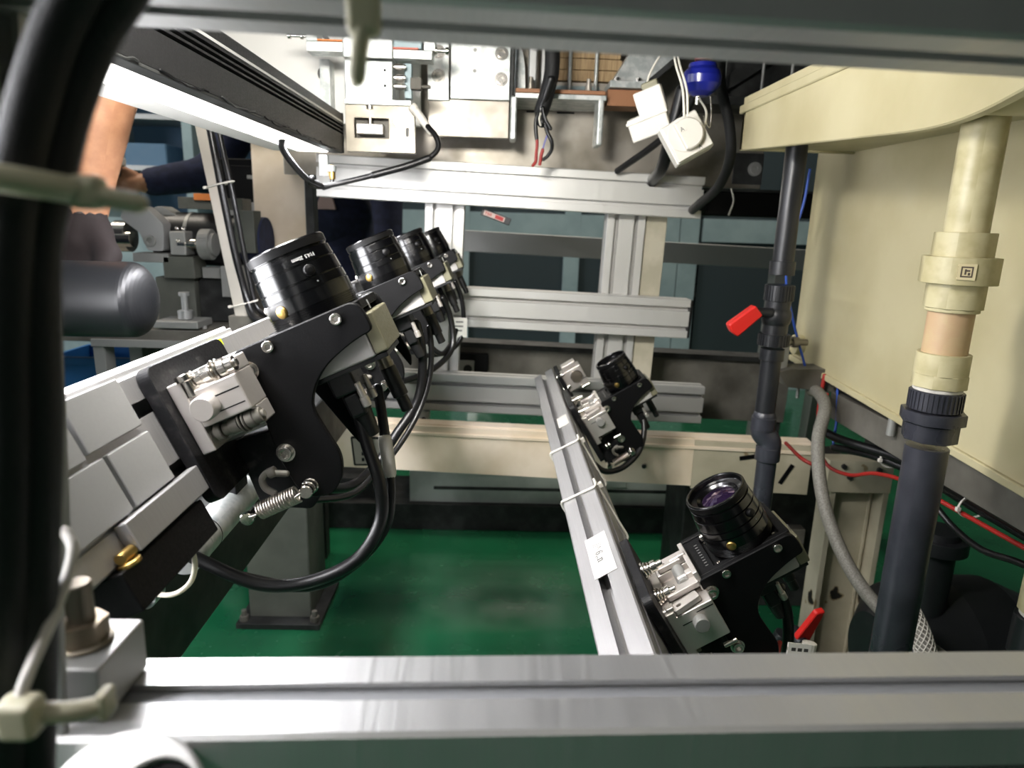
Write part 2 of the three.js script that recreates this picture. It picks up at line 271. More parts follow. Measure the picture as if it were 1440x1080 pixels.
// ───────────── low plinth, steel panel, pillar, painted beam and post ─────────────
{ const t = thing('plinth', 'low brushed steel plinth on the green floor under the cream beam', 'plinth', [0, 0, -2.03]);
  mesh('plinth_body', span(-0.62, 1.0, 0, 0.085, -0.18, 0.06), M.steelDark, t);
  mesh('plinth_front', span(-0.255, 1.0, 0.085, 0.205, -0.18, 0.04), M.plinth, t);
  mesh('plinth_side', span(-0.62, -0.33, 0.085, 0.15, -0.18, 0.02), M.steelDark, t);
  mesh('plinth_trim', span(-0.18, 1.0, 0.128, 0.138, 0.035, 0.043), M.steelDark, t);
  mesh('plinth_cap', span(-0.12, 1.0, 0.18, 0.2, 0.03, 0.05), M.plinth, t);
  mesh('cap_block', span(0.28, 0.42, 0.15, 0.215, 0.03, 0.055), M.plinth, t);
}
{ const t = thing('steel_crosspiece', 'stained grey steel crosspiece behind the lower aluminium bars', 'panel', [0, 0, -1.76]);
  mesh('panel_plate', span(-0.45, 0.8, 0.455, 0.621, -0.04, 0), M.steelDull, t);
  mesh('panel_lip', span(-0.45, 0.8, 0.622, 0.636, -0.05, 0.02), M.steelDark, t);
  mesh('panel_leg', span(0.75, 0.80, 0, 0.46, -0.05, -0.015), M.steelDark, t); 
}
{ const t = thing('pillar', 'grey square steel pillar bolted to the green floor', 'pillar', [-0.496, 0, -1.53]);
  mesh('pillar_tube', span(-0.073, 0.073, 0.012, 0.70, -0.073, 0.073, 0.004), M.pillarGrey, t);
  mesh('base_plate', span(-0.095, 0.1, 0, 0.014, -0.1, 0.105), M.steelDark, t);
  for (const x of [-0.08, 0.085]) mesh('anchor_bolt', [hexNut(0.011, 0.012, 'y', x, 0.02, 0.088), rod(0.006, 0.03, 'y', x, 0.026, 0.088)], M.steelDull, t);
}
{ const chips = (() => { const n = 256, r = noiseGrid(n, [7, 7], 4, 71), base = hexC(0xbab39c), shade = hexC(0xa59d86), rust = hexC(0x8a7a5c), bare = hexC(0x1c1a17);
    return dataMap(n, (i) => r[i] > 0.73 ? bare : r[i] > 0.705 ? rust : mixC(base, shade, clamp((blot2[i] - 0.4) * 2)), 0.55, true); })();
  const worn = std({ map: chips, roughness: 0.6, roughnessMap: R_blot });
  const t = thing('cream_beam', 'cream painted steel crossbeam between pillar and worn post', 'beam', [0, 0, -1.44], [0, -0.094, 0]);
  mesh('beam_web', span(-0.40, 0.44, 0.396, 0.503, -0.03, 0.012), M.creamPale, t);
  mesh('beam_end', span(0.44, 0.69, 0.39, 0.50, -0.03, 0.012), worn, t);
  mesh('beam_ledge', span(-0.40, 0.69, 0.497, 0.506, -0.032, 0.004), M.creamPale, t);
  mesh('beam_ridge', span(-0.40, 0.69, 0.482, 0.489, -0.01, 0.017), M.creamPale, t);
  mesh('beam_screw', rod(0.005, 0.006, 'z', 0.335, 0.437, 0.015, 12), M.steelDark, t);
  for (const [x, y, a, l] of [[0.56, 0.47, 0.2, 0.045], [0.595, 0.44, 1.45, 0.07], [0.64, 0.435, 1.1, 0.05]]) { const g = box(l, 0.009, 0.003, 0, 0, 0); g.rotateZ(a).translate(x, y, 0.0125); mesh('tear', g, M.black, t); }
  const p = thing('worn_post', 'worn cream painted channel post under the tank corner', 'post', [0.77, 0, -1.33]);
  mesh('post_web', span(-0.05, 0.05, 0.01, 0.44, -0.03, -0.015), worn, p);
  for (const s of [-1, 1]) mesh('post_flange', span(s * 0.056 - 0.006, s * 0.056 + 0.006, 0.01, 0.44, -0.035, 0.02), worn, p);
  mesh('post_bead', span(0.04, 0.045, 0.01, 0.44, -0.016, -0.01), worn, p);
  mesh('corner_plate', span(-0.075, 0.062, 0.42, 0.49, -0.02, 0.024), worn, p);
  for (const [x, y] of [[-0.03, 0.455], [0.03, 0.472], [-0.045, 0.478]]) mesh('plate_bolt', hexNut(0.006, 0.006, 'z', x, y, 0.026), M.steelDark, p);
  mesh('foot_plate', span(-0.085, 0.085, 0, 0.012, -0.08, 0.05), M.steelDark, p);
}
// ───────────── aluminium frame in the background ─────────────
function bar(name, label, x0, x1, y, z, turnZ = 0, mat = M.alu, cap) {
  const t = thing(name, label, 'profile', [(x0 + x1) / 2, y, z], [0, 0, turnZ]);
  mesh('extrusion', extrude(slotShape(45, 90, [0], [-22.5, 22.5]), x1 - x0).translate(0, 0, -(x1 - x0) / 2).rotateY(Math.PI / 2), mat, t);
  if (cap) mesh('end_cap', box(0.006, 0.088, 0.043, (x1 - x0) / 2 + 0.003, 0, 0), M.plastic, t);
  return t;
}
bar('crossbar', 'topmost aluminium crossbar of the background frame, under the stainless sheet', -0.405, 0.447, 1.021, -1.575, 0, M.alu);
bar('crossbar', 'middle aluminium crossbar, black cap on its right end', -0.24, 0.447, 0.75, -1.573, 0, M.alu, true);
bar('crossbar', 'lowest aluminium crossbar, passing behind the right camera rail', -0.30, 0.505, 0.546, -1.573, 0, M.aluGrey);
function column(label, x, y0, y1, z, mat) { const t = thing('column', label, 'profile', [x, y0, z]); mesh('extrusion', extrude(slotShape(90, 45, [-22.5, 22.5], [0]), y1 - y0).rotateX(-Math.PI / 2), mat, t); return t; }
column('aluminium column carrying the crossbars on the left', -0.127, 0.50, 1.0, -1.6205, M.alu);
column('aluminium column carrying the crossbars on the right', 0.290, 0.50, 1.035, -1.6205, M.alu);
{ const t = thing('column_strut', 'flat beige steel strut right beside the right column', 'strut', [0.362, 0, -1.625]); mesh('strut_tube', span(-0.024, 0.024, 0.50, 1.03, -0.02, 0.02), std({ roughness: 0.55, map: tint(hexC(0xbdb6a2), hexC(0xaaa48f), blot, 0.4, 0.7, 0.3) }), t); mesh('strut_foot', span(-0.03, 0.026, 0.49, 0.50, -0.02, 0.02), M.steelDark, t); }
{ const g = 'square dark brackets on the steel panel';
  for (const [x, label] of [[-0.062, 'black square bracket beside the left column on the steel panel'], [0.335, 'black square bracket behind the right column on the steel panel']]) {
    const t = thing('square_bracket', label, 'bracket', [x, 0.56, -1.755], [0, 0, 0], g); mesh('bracket_block', box(0.1, 0.095, 0.02, 0, 0, 0.014), M.black, t); mesh('bracket_insert', box(0.045, 0.05, 0.006, -0.008, 0.005, 0.026), M.aluDull, t); mesh('insert_screw', screw(0.011, 0.004, 'z', -0.002, 0.008, 0.029), M.steelDark, t);
  } }
{ const t = thing('corner_bracket', 'small silver angle bracket under the lowest crossbar', 'bracket', [-0.165, 0.478, -1.56]);
  mesh('bracket_block', box(0.042, 0.044, 0.03, 0, 0, 0), M.aluGrey, t); mesh('bracket_slot', box(0.012, 0.006, 0.002, -0.01, 0.004, 0.0155), M.black, t); mesh('bracket_screw', screw(0.006, 0.004, 'z', 0.008, 0.002, 0.015), M.steelDark, t); }
{ const t = thing('pinch_clamp', 'red and white printed tag stuck under the top crossbar', 'tag', [-0.01, 0.955, -1.6], [0, 0, -0.3]);
  mesh('tag_body', box(0.07, 0.016, 0.01), M.rubber, t); mesh('tag_print', printBox(0.05, 0.011, 0.002).translate(-0.004, 0, 0.006), printed(128, 32, '#b8a39a', '#a02826', (x) => { x.font = 'bold 26px sans-serif'; x.fillText('T60', 6, 25); x.fillRect(70, 4, 50, 24); }), t, true); }
{ const t = thing('dark_enclosure', 'dark machine housing in the shade behind the worn post', 'housing', [0, 0, -1.62]); mesh('housing_body', span(0.48, 0.92, 0, 0.375, -0.12, 0.06, 0.004), M.steelDark, t); mesh('housing_lid', span(0.475, 0.925, 0.36, 0.378, -0.122, 0.065, 0.002), M.black, t); mesh('junction_box', span(0.70, 0.78, 0.16, 0.23, 0.06, 0.09, 0.003), M.steelDull, t); }
// the background frame hangs a little out of level: its right end is lower
for (const o of scene.children) if (/^(crossbar|column|column_strut|steel_crosspiece|square_bracket|corner_bracket|cross_rail|pinch_clamp)(_\d+)?$/.test(o.name)) {
  const a = -0.027, x = o.position.x - 0.1, y = o.position.y - 0.75; o.position.x = 0.1 + x * Math.cos(a) - y * Math.sin(a); o.position.y = 0.75 + x * Math.sin(a) + y * Math.cos(a); o.rotation.z += a;
}
// ───────────── line-scan camera modules on two inclined rails ─────────────
const lensPrint = (() => { const c = document.createElement('canvas'); c.width = 512; c.height = 64; const x = c.getContext('2d'); x.fillStyle = '#000'; x.fillRect(0, 0, 512, 64); x.fillStyle = '#fff'; x.font = 'bold 44px sans-serif'; x.fillText('F1:4.5  20mm', 20, 48); const t = new THREE.CanvasTexture(c); return std({ color: 0xa8a8a8, roughness: 0.6, alphaMap: t, transparent: true }); })();
function lensInto(parent, b, a, c, print) {                 // millimetres; axis along y
  const R = [[0, 0], [31, 0], [32.6, 1]];
  for (let i = 0; i < 6; i++) { const y = 1.5 + i * 1.5; R.push([33, y], [32.2, y + 0.4], [32.2, y + 0.8], [33, y + 1.1]); }
  const y0 = 10.8; R.push([33, y0], [32.9, 20], [31.7, 20.2], [31.7, 20.9], [32.6, 21.1], [32.2, 27], [31, 27.3], [31, 28.2], [31.9, 28.4], [31.1, 38], [29.9, 38.3], [29.9, 39.2], [30.8, 39.4], [30, 47], [28.6, 47.4], [28.6, 48.6], [29.3, 48.9], [29.2, 55.6], [28.6, 56.4], [27.2, 56.4], [26.6, 55.4], [26, 51], [21, 49.6], [20.6, 50.4], [18, 48.4], [16.5, 47.6], [0, 47.4]);
  const lens = mesh('lens', lathe(R, 'y', b, a, c, 64), M.lensBlack, parent);
  mesh('front_glass', lathe([[0, 50.6], [6, 50.2], [11, 49.2], [16.4, 47.7]], 'y', b, a, c, 40), M.glass, lens);
  const rib = []; for (let k = 0; k < 48; k++) { const q = k / 48 * Math.PI * 2; rib.push(box(1.1, 5.6, 1.1, 0, 52.2, 29.2, 0).rotateY(q).translate(b * unit, a * unit, c * unit)); }
  mesh('grip_ring', lathe([[28.9, 49.4], [29.9, 49.6], [29.9, 55], [28.9, 55.2]], 'y', b, a, c, 64), M.lensRing, lens);
  const knob = (q, y, r, mat) => { const g = lathe([[0, 0], [r, 0], [r, 2.5], [r * 0.85, 3.4], [r * 0.4, 4], [0, 4.1]], 'z', 0, 0, 0, 20); g.translate(0, y * unit, 31.2 * unit).rotateY(q).translate(b * unit, a * unit, c * unit); mesh('lock_screw', g, mat, lens); };
  knob(-0.42, 13.5, 4.6, M.brass); knob(0.55, 33, 4.2, M.lensRing); knob(-1.55, 18, 3.6, M.chrome);
  { const g = new THREE.CylinderGeometry(0.6 * unit, 0.6 * unit, 0.8 * unit, 8).rotateX(Math.PI / 2).translate(0, 24 * unit, 32.5 * unit).rotateY(0.62).translate(b * unit, a * unit, c * unit); mesh('index_dot', g, M.aluDull, lens); }
  if (print) { // engraved lettering upside down round the barrel
    const g = new THREE.CylinderGeometry(30.75 * unit, 31.3 * unit, 5.2 * unit, 24, 1, true, -0.15, 1.05); const uv = g.attributes.uv; for (let i = 0; i < uv.count; i++) uv.setXY(i, 1 - uv.getX(i), 1 - uv.getY(i));
    g.translate(b * unit, (a + 42.6) * unit, c * unit); mesh('lettering', g, lensPrint, lens, true);
  }
  return lens;
}
const plateOutline = [[22, 49, 5], [116, 49, 7], [120, 40, 6], [120, 25, 4], [104, 23, 10], [78, 15, 12], [63, 3, 8], [55, -10, 8], [57, -34, 10], [59, -50, 8], [52, -66, 6], [40, -75, 5], [24, -72, 5], [17, -60, 6], [16, -38, 3], [21, 12, 3]];
function stageInto(parent, b0) {                             // fine-adjust stage between mount plate and bracket, standing out before it
  const st = new THREE.Group(); st.name = numbered('adjust_stage'); parent.add(st); const b1 = 31, cf = 33;
  mesh('stage_block', [span(b0, b0 + 10, -6, 46, 3, cf), span(b0 + 10, b1, 11, 37, 3, cf), span(b1 - 5, b1, -2, 11, 3, cf - 8), span(b1 - 6, b1, 37, 47, 3, cf - 4)], M.silver, st);
  mesh('stage_back', [span(b0, 20, -8, 48, -34, 3), span(b0 + 10, b1 - 5, -4, 11, 3, cf - 18)], M.aluDull, st);
  mesh('stage_slit', span(b0 + 27, b1 - 1, 27.5, 28.6, cf - 6, cf + 0.15, 0), M.black, st); mesh('stage_slit', span(b0 + 16, b1 - 2, 17, 17.9, cf - 6, cf + 0.15, 0), M.black, st);
  mesh('stage_knob', lathe([[0, 0], [8.6, 0], [8.6, 9], [7.6, 10.4], [0, 10.4]], 'z', b0 + 20, 24, cf, 32), M.silver, st);
  for (const [y, c, mat] of [[43, cf - 7, M.chrome], [4, cf - 8, M.steelDull]]) {     // differential screws lying across the stage
    mesh('adjust_screw', [rod(3, 42, 'x', b0 + 28, y, c, 16), rod(6.2, 5, 'x', b0 + 15, y, c, 22), rod(4.6, 6, 'x', b0 + 21, y, c, 20), rod(7.6, 1.5, 'x', b0 + 32, y, c, 24), rod(7.6, 1.5, 'x', b0 + 35, y, c, 24), rod(6.4, 6, 'x', b0 + 39, y, c, 22)], mat, st);
    mesh('screw_head', screw(5.6, 6, 'x', b0 + 24, y, c), mat, st); mesh('screw_head', screw(5.4, 5, 'x', b0 + 42, y, c), mat, st);
  }
  mesh('adjust_screw', [rod(4.4, 14, 'y', b0 + 13, 40, cf - 3, 18), rod(6, 5, 'y', b0 + 13, 47, cf - 3, 22)], M.chrome, st);
  return st;
}
function stageTall(parent, b0) {                              // stepped stage of the right rail, clamping arms lying on its steps
  const st = new THREE.Group(); st.name = numbered('adjust_stage'); parent.add(st); const b1 = 24, k = b0 + 9;
  mesh('stage_block', [span(k, b1, 4, 50, -62, -36), span(k, b1, 4, 41, -36, -8), span(b0, b1, -2, 38, -8, 18), span(b0, k, -14, 44, -62, 18), span(b1 - 4, b1 + 1, -4, 58, -60, -1)], M.silver, st);
  mesh('stage_slit', span(6, b1 - 1, 33, 33.9, 12, 18.15, 0), M.black, st); mesh('stage_slit', span(k + 1, 2, 27, 27.9, -10, 18.15, 0), M.black, st);
  mesh('stage_knob', rod(6.2, 30, 'z', 9, 47, -23, 28), M.aluDull, st);
  mesh('stage_knob', rod(7.2, 10, 'z', 5, 24, 22, 28), M.aluDull, st);
  for (const [y, x0, x1, z0, turn] of [[51, -9, 21, -36, 0], [44, -11, 22, 2, 0.03], [39, -11, 17, 19, 0.2]]) {
    const s = rounded([[0, 0], [x1 - x0, 0], [x1 - x0, 11], [0, 11]], 2); holeRound(s, 7, 5.5, 2.3);
    mesh('clamp_arm', plate(s, 0, 6).rotateX(-Math.PI / 2).rotateY(turn).translate(x0 * unit, y * unit, z0 * unit), M.silver, st);
  }
  for (const [y, c] of [[70, -24], [50, -6]]) mesh('clamp_bolt', [rod(3.4, 26, 'x', b0 + 8, y, c, 18), rod(9, 3, 'x', b0 + 1.5, y, c, 28), rod(7.8, 2.4, 'x', b0 + 4.6, y, c, 28), rod(6.6, 2.4, 'x', b0 + 7.4, y, c, 26), rod(5.8, 6, 'x', b0 + 12, y, c, 22)], M.chrome, st);
  for (const [x, y, c] of [[18, 56, -40], [17, 51, -14], [b0 + 6, 44, 12]]) { mesh('arm_screw', [rod(2.8, 12, 'x', x - 6, y, c, 14), box(8, 8, 8, x + 1, y, c)], M.silver, st); }
  mesh('adjust_screw', [rod(4, 22, 'x', b0 + 26, -4, 8, 18), rod(5.4, 6, 'x', b0 + 10, -6, 8, 18)], M.steelDull, st);
  for (const x of [b0 + 14, b0 + 19]) mesh('side_washer', rod(6, 2.4, 'x', x, -30, 2, 22), M.chrome, st);
  mesh('side_pin', rod(2.6, 14, 'x', b0 + 40, -22, 4, 14), M.chrome, st);
  return st;
}
function cameraModule(name, label, pos, turn, ext, group, print, arms) {
  const t = thing(name, label, 'camera', pos, [0, 0, turn], group);
  unit = 0.001;
  const bm = arms ? -30 : -24.4, top = arms ? 84 : 63;
  { const s = rounded([[-80, -38], [42, -38], [42, top], [-80, top]], 10), g = plate(s, 0, 9);   // plate on the rail face
    g.rotateY(Math.PI / 2).translate(bm * unit, 0, -36 * unit); mesh('mount_plate', g, M.blackWorn, t); }
  if (arms) stageTall(t, bm + 9); else stageInto(t, bm + 9);
  mesh('pivot_plate', plate(rounded([[bm + 9, -12], [22, -16], [34, -70], [14, -84], [bm + 4, -66]], 5), -66, -14), M.blackWorn, t);
  const front = mesh('side_plate', plate(rounded(plateOutline, 3), -6, 0, 0.0009), M.black, t);
  mesh('side_plate', plate(rounded(plateOutline.slice(0, 11), 3), -78, -72, 0.0009), M.black, t);
  for (const [y, x, r, w] of [[42, 100, 4.3, 0], [43, 47.5, 4.3, 0], [32.6, 27, 5.4, 7], [-32, 22.8, 5.4, 7]]) mesh('cap_screw', screw(r, w ? 5 : 2.4, 'z', x, y, 0, w), M.chrome, front);
  { const s = rounded([[22, 8], [118, 8], [118, 72], [22, 72]], 3); hole(s, [[42, 14], [42, 66], [110, 66], [110, 14]]);
    mesh('top_frame', plate(s, 0, 7).rotateX(-Math.PI / 2).translate(0, 41 * unit, 1 * unit), M.black, t);
    const seat = rounded([[42, 14], [110, 14], [110, 66], [42, 66]], 1); mesh('lens_seat', plate(seat, 0, 3).rotateX(-Math.PI / 2).translate(0, 40 * unit, 1 * unit), M.black, t);
    for (const [x, z] of [[47, -19], [105, -19], [47, -60], [105, -60]]) mesh('seat_screw', screw(2.4, 2, 'y', x, 43, z), M.chrome, t);
    const marks = []; for (let k = 0; k < 9; k++) marks.push(box(3, 0.3, 0.6, 36, 48.1, -18 - k * 5, 0)); mesh('scale_marks', marks, M.aluDull, t); }
  { const body = mesh('camera_body', [span(50, 112, 6, 38, -68, -9, 2)], M.bodyGrey, t);
    mesh('body_end', [span(112, 123, 7, 37, -68, -9, 1.5)], M.bodyOlive, body);
    mesh('body_base', span(54, 120, 2.5, 6, -66, -11), M.plastic, body);
    mesh('vent_mark', box(1, 7, 0.4, 121, 42, -20), M.aluDull, t); }
  // plugs under the body
  mesh('plug', [span(66, 86, -14, 3, -54, -22, 2), span(69, 83, -34, -14, -48, -26, 3), rod(6, 22, 'y', 76, -42, -37, 18, 8)], M.plastic, t);
  for (const z of [-24, -50]) mesh('thumb_screw', [rod(2.6, 16, 'y', 86, -16, z, 14), rod(3.6, 8, 'y', 86, -24, z, 14)], M.silver, t);
  mesh('plug_collar', [rod(5.6, 10, 'y', 104, -4, -60, 20), hexNut(6.4, 4, 'y', 104, -9, -60)], M.stain, t);
  mesh('plug', [rod(6.5, 26, 'y', 104, -24, -60, 20, 6.5), rod(5, 16, 'y', 104, -42, -60, 18)], M.plastic, t);
  // return spring between two hook screws
  mesh('spring', [coil([-12, -63, 10], [20, -62, 10], 6, 0.85, 15), ...tube([[-12, -63, 16], [-18, -63, 14], [-21, -63, 10], [-19, -66, 8]], 0.85, 20, 6), ...tube([[20, -62, 16], [25, -61, 14], [28, -62, 10]], 0.85, 20, 6)], M.springWire, t);
  mesh('spring_post', [rod(3, 22, 'z', -21, -64, 1, 14), rod(5, 5, 'z', -21, -64, 12, 18)], M.chrome, t);
  mesh('spring_post', [rod(3, 18, 'z', 28, -62, 5, 14), rod(5.4, 4, 'z', 28, -62, 6, 18), rod(5, 4, 'z', 28, -62, 13, 18), rod(6, 1.5, 'z', 28, -62, 2, 18)], M.chrome, t);
  mesh('hook', [...tube([[2, -56, 4], [-2, -50, 4], [-1, -43, 4], [5, -40, 4], [11, -43, 4], [17, -46, 4]], 2.6, 30, 10), rod(4, 6, 'x', 8, -41, 4, 16)], M.steelDull, t);
  lensInto(t, 78, 47, -38, print);
  unit = 1;
  return t;
}
const TL = 24.5 * Math.PI / 180, TR = 32 * Math.PI / 180;
const gl = 'camera modules along the left rail', gr = 'camera modules along the right rail';
const camOne = cameraModule('camera_module', 'nearest black camera module on the left rail, lens print readable', [-0.185, 0.80, -0.475], TL, 0, gl, true, false);
const camTwo = cameraModule('camera_module', 'second black camera module from the front on the left rail', [-0.183, 0.798, -0.80], TL, 0, gl, false, false);
copyOf(camTwo, [-0.181, 0.797, -1.11], 'third black camera module from the front on the left rail');
copyOf(camTwo, [-0.179, 0.796, -1.43], 'farthest black camera module on the left rail, against the crossbars');
const camFive = cameraModule('camera_module', 'black camera module on the right rail with its lens glass turned up, nearest there', [0.2033, 0.5747, -0.57], TR, 10, gr, false, true);
copyOf(camFive, [0.2033, 0.5767, -1.2], 'small far black camera module at the upper end of the right rail');

// the rails
function railAt(name, label, ridge, turn, z0, z1) {            // ridge: upper edge of the face that carries the cameras
  const t = thing(name, label, 'rail', [ridge[0], ridge[1], 0], [0, 0, turn]);
  mesh('extrusion', extrude(slotShape(45, 90, [0], [-22.5, 22.5]), z0 - z1).translate(-0.0225, -0.045, z1), M.aluRail, t);
  return t;
}
const railL = railAt('camera_rail', 'left inclined aluminium rail carrying the row of four cameras', [-0.2335, 0.847], TL, -0.30, -1.54);
const railR = railAt('camera_rail', 'right aluminium rail with white ties carrying two cameras', [0.1265, 0.637], TR, -0.28, -1.46);
{ // end fittings of the left rail
  mesh('slot_cover', span(-0.006, -0.001, -0.0275, -0.0175, -0.40, -0.30, 0), M.slotCover, railL); mesh('slot_cover', span(-0.006, -0.001, -0.0725, -0.0625, -0.405, -0.30, 0), M.slotCover, railL);
  mesh('cover_plate', span(0, 0.004, -0.031, 0.001, -0.408, -0.352, 0.001), M.greyCap, railL); mesh('cover_plate', span(0, 0.004, -0.033, 0.001, -0.348, -0.30, 0.001), M.greyCap, railL);
  mesh('cover_plate', span(0, 0.004, -0.0695, -0.0355, -0.41, -0.364, 0.001), M.greyCap, railL); mesh('cover_plate', span(0, 0.004, -0.0695, -0.0355, -0.36, -0.30, 0.001), M.greyCap, railL);
  mesh('lower_lip', span(0, 0.008, -0.089, -0.071, -0.45, -0.342, 0.001), M.aluRail, railL);
  mesh('lip_fitting', span(-0.02, 0.006, -0.115, -0.091, -0.42, -0.322), M.black, railL); mesh('lip_screw', [rod(0.0035, 0.012, 'z', 0.004, -0.086, -0.335), rod(0.0065, 0.003, 'y', 0.004, -0.0905, -0.334)], M.brass, railL);
  
  mesh('sticker', printBox(0.024, 0.0006, 0.08).translate(-0.0185, 0.0005, -0.62), printed(96, 320, '#bdbbb7', '#3c3a37', (x) => { x.rotate(Math.PI / 2); x.font = 'bold 46px serif'; x.fillText('//^ 6,.n', 70, -30); }), railR, true);
  mesh('sticker', span(-0.022, -0.004, 0.0002, 0.0008, -1.10, -1.05, 0), M.white, railR);
}
function loopTie(label, rail, z, w) {
  const t = thing('cable_tie', label, 'cable tie', rail.position.toArray(), rail.rotation.toArray().slice(0, 3), 'white cable ties on the right rail');
  const p = [[0.002, 0.002], [0.002, -0.092], [-0.047, -0.092], [-0.047, 0.002]], pts = [];
  p.forEach((q, i) => { const n = p[(i + 1) % 4]; for (let k = 0; k < 6; k++) { const f = 0.04 + k / 5 * 0.92; pts.push([q[0] + (n[0] - q[0]) * f, q[1] + (n[1] - q[1]) * f, z + (i * 6 + k) / 24 * w]); } });
  mesh('tie_strap', tube(pts, 0.0016, 90, 8, true), M.white, t); mesh('tie_head', box(0.006, 0.007, 0.007, 0.005, -0.012, z), M.white, t);
}
loopTie('white cable tie round the right rail just before the far camera', railR, -0.98, 0.03);
loopTie('white cable tie round the right rail halfway to the near camera', railR, -0.80, 0.03);
{ const t = thing('adjust_block', 'silver adjustment block with a big round knob at the far end of the right rail', 'bracket', [0.2033, 0.5767, -1.40], [0, 0, TR]);
  unit = 0.001; mesh('mount_plate', plate(rounded([[-50, -10], [42, -10], [42, 90], [-50, 90]], 8), 0, 8).rotateY(Math.PI / 2).translate(-30 * unit, 0, -36 * unit), M.blackWorn, t);
  mesh('block_body', [span(-22, 24, 40, 84, -34, 4, 2), span(-14, 18, 84, 96, -30, 0, 2)], M.silver, t); mesh('block_knob', lathe([[0, 0], [13, 0], [13, 5], [12, 6.5], [0, 6.5]], 'z', 6, 66, 4, 32), M.chrome, t);
  for (const [x, y] of [[-24, 84], [-24, 54], [14, 38]]) mesh('block_screw', [rod(3, 18, 'x', x, y, 8, 14), rod(5, 5, 'x', x - 6, y, 8, 18)], M.chrome, t);
  mesh('block_slit', span(10, 24, 53, 54.2, 0, 4.2, 0), M.black, t); unit = 1; }
{ // unseen lamp panel out of view at left, placed to light the lens barrels
  const t = thing('unseen_side_lamp', 'unseen white lamp panel out of view at left, placed to light the lens barrels', 'lamp', [-0.63, 0.85, -0.24]);
  mesh('panel_case', span(-0.03, -0.004, -0.17, 0.17, -0.38, 0.17, 0.004), M.whitePaint, t); mesh('panel_face', span(-0.004, 0, -0.16, 0.16, -0.37, 0.16, 0), std({ color: 0xffffff, emissive: 0xfbfbff, emissiveIntensity: 4 }), t); for (const z of [-0.3, 0.1]) mesh('panel_leg', span(-0.025, -0.008, -0.85, -0.17, z - 0.012, z + 0.012), M.aluDull, t);
  const l = new THREE.RectAreaLight(0xfbfbff, SIDE_LIGHT, 0.53, 0.32); l.position.set(-0.6265, 0.85, -0.345); l.lookAt(0, 0.85, -0.345); l.castShadow = true; scene.add(l);
}
{ // line lamp lying on the upper edge of the left rail
  const t = thing('rail_lamp', 'glowing white line lamp lying along the upper edge of the left rail', 'lamp', [-0.2335, 0.847, 0], [0, 0, TL]);
  mesh('lamp_base', span(-0.044, -0.003, 0, 0.004, -0.61, -0.30, 0.0008), M.aluNear, t);
  mesh('lamp_diffuser', span(-0.042, -0.005, 0.004, 0.007, -0.605, -0.305, 0.001), std({ color: 0xffffff, emissive: 0xfcfbff, emissiveIntensity: 4 }), t);
  const l = new THREE.RectAreaLight(0xfcfbff, RAIL_LIGHT, 0.036, 0.29), n = new THREE.Vector3(-Math.sin(TL), Math.cos(TL), 0), c = new THREE.Vector3(-0.2335, 0.847, -0.455).addScaledVector(n, 0.0078).add(new THREE.Vector3(Math.cos(TL), Math.sin(TL), 0).multiplyScalar(-0.0235));
  l.position.copy(c); l.up.set(0, 0, 1); l.lookAt(c.clone().add(n)); l.castShadow = true; scene.add(l);
}
{ const t = thing('marker_dot', 'small yellow sticker on the top edge of the left rail', 'sticker', [-0.2335, 0.847, 0], [0, 0, TL]); mesh('sticker_dot', box(0.0012, 0.006, 0.014, 0.0006, -0.004, -0.565), std({ color: 0xc8d820, roughness: 0.5 }), t); }
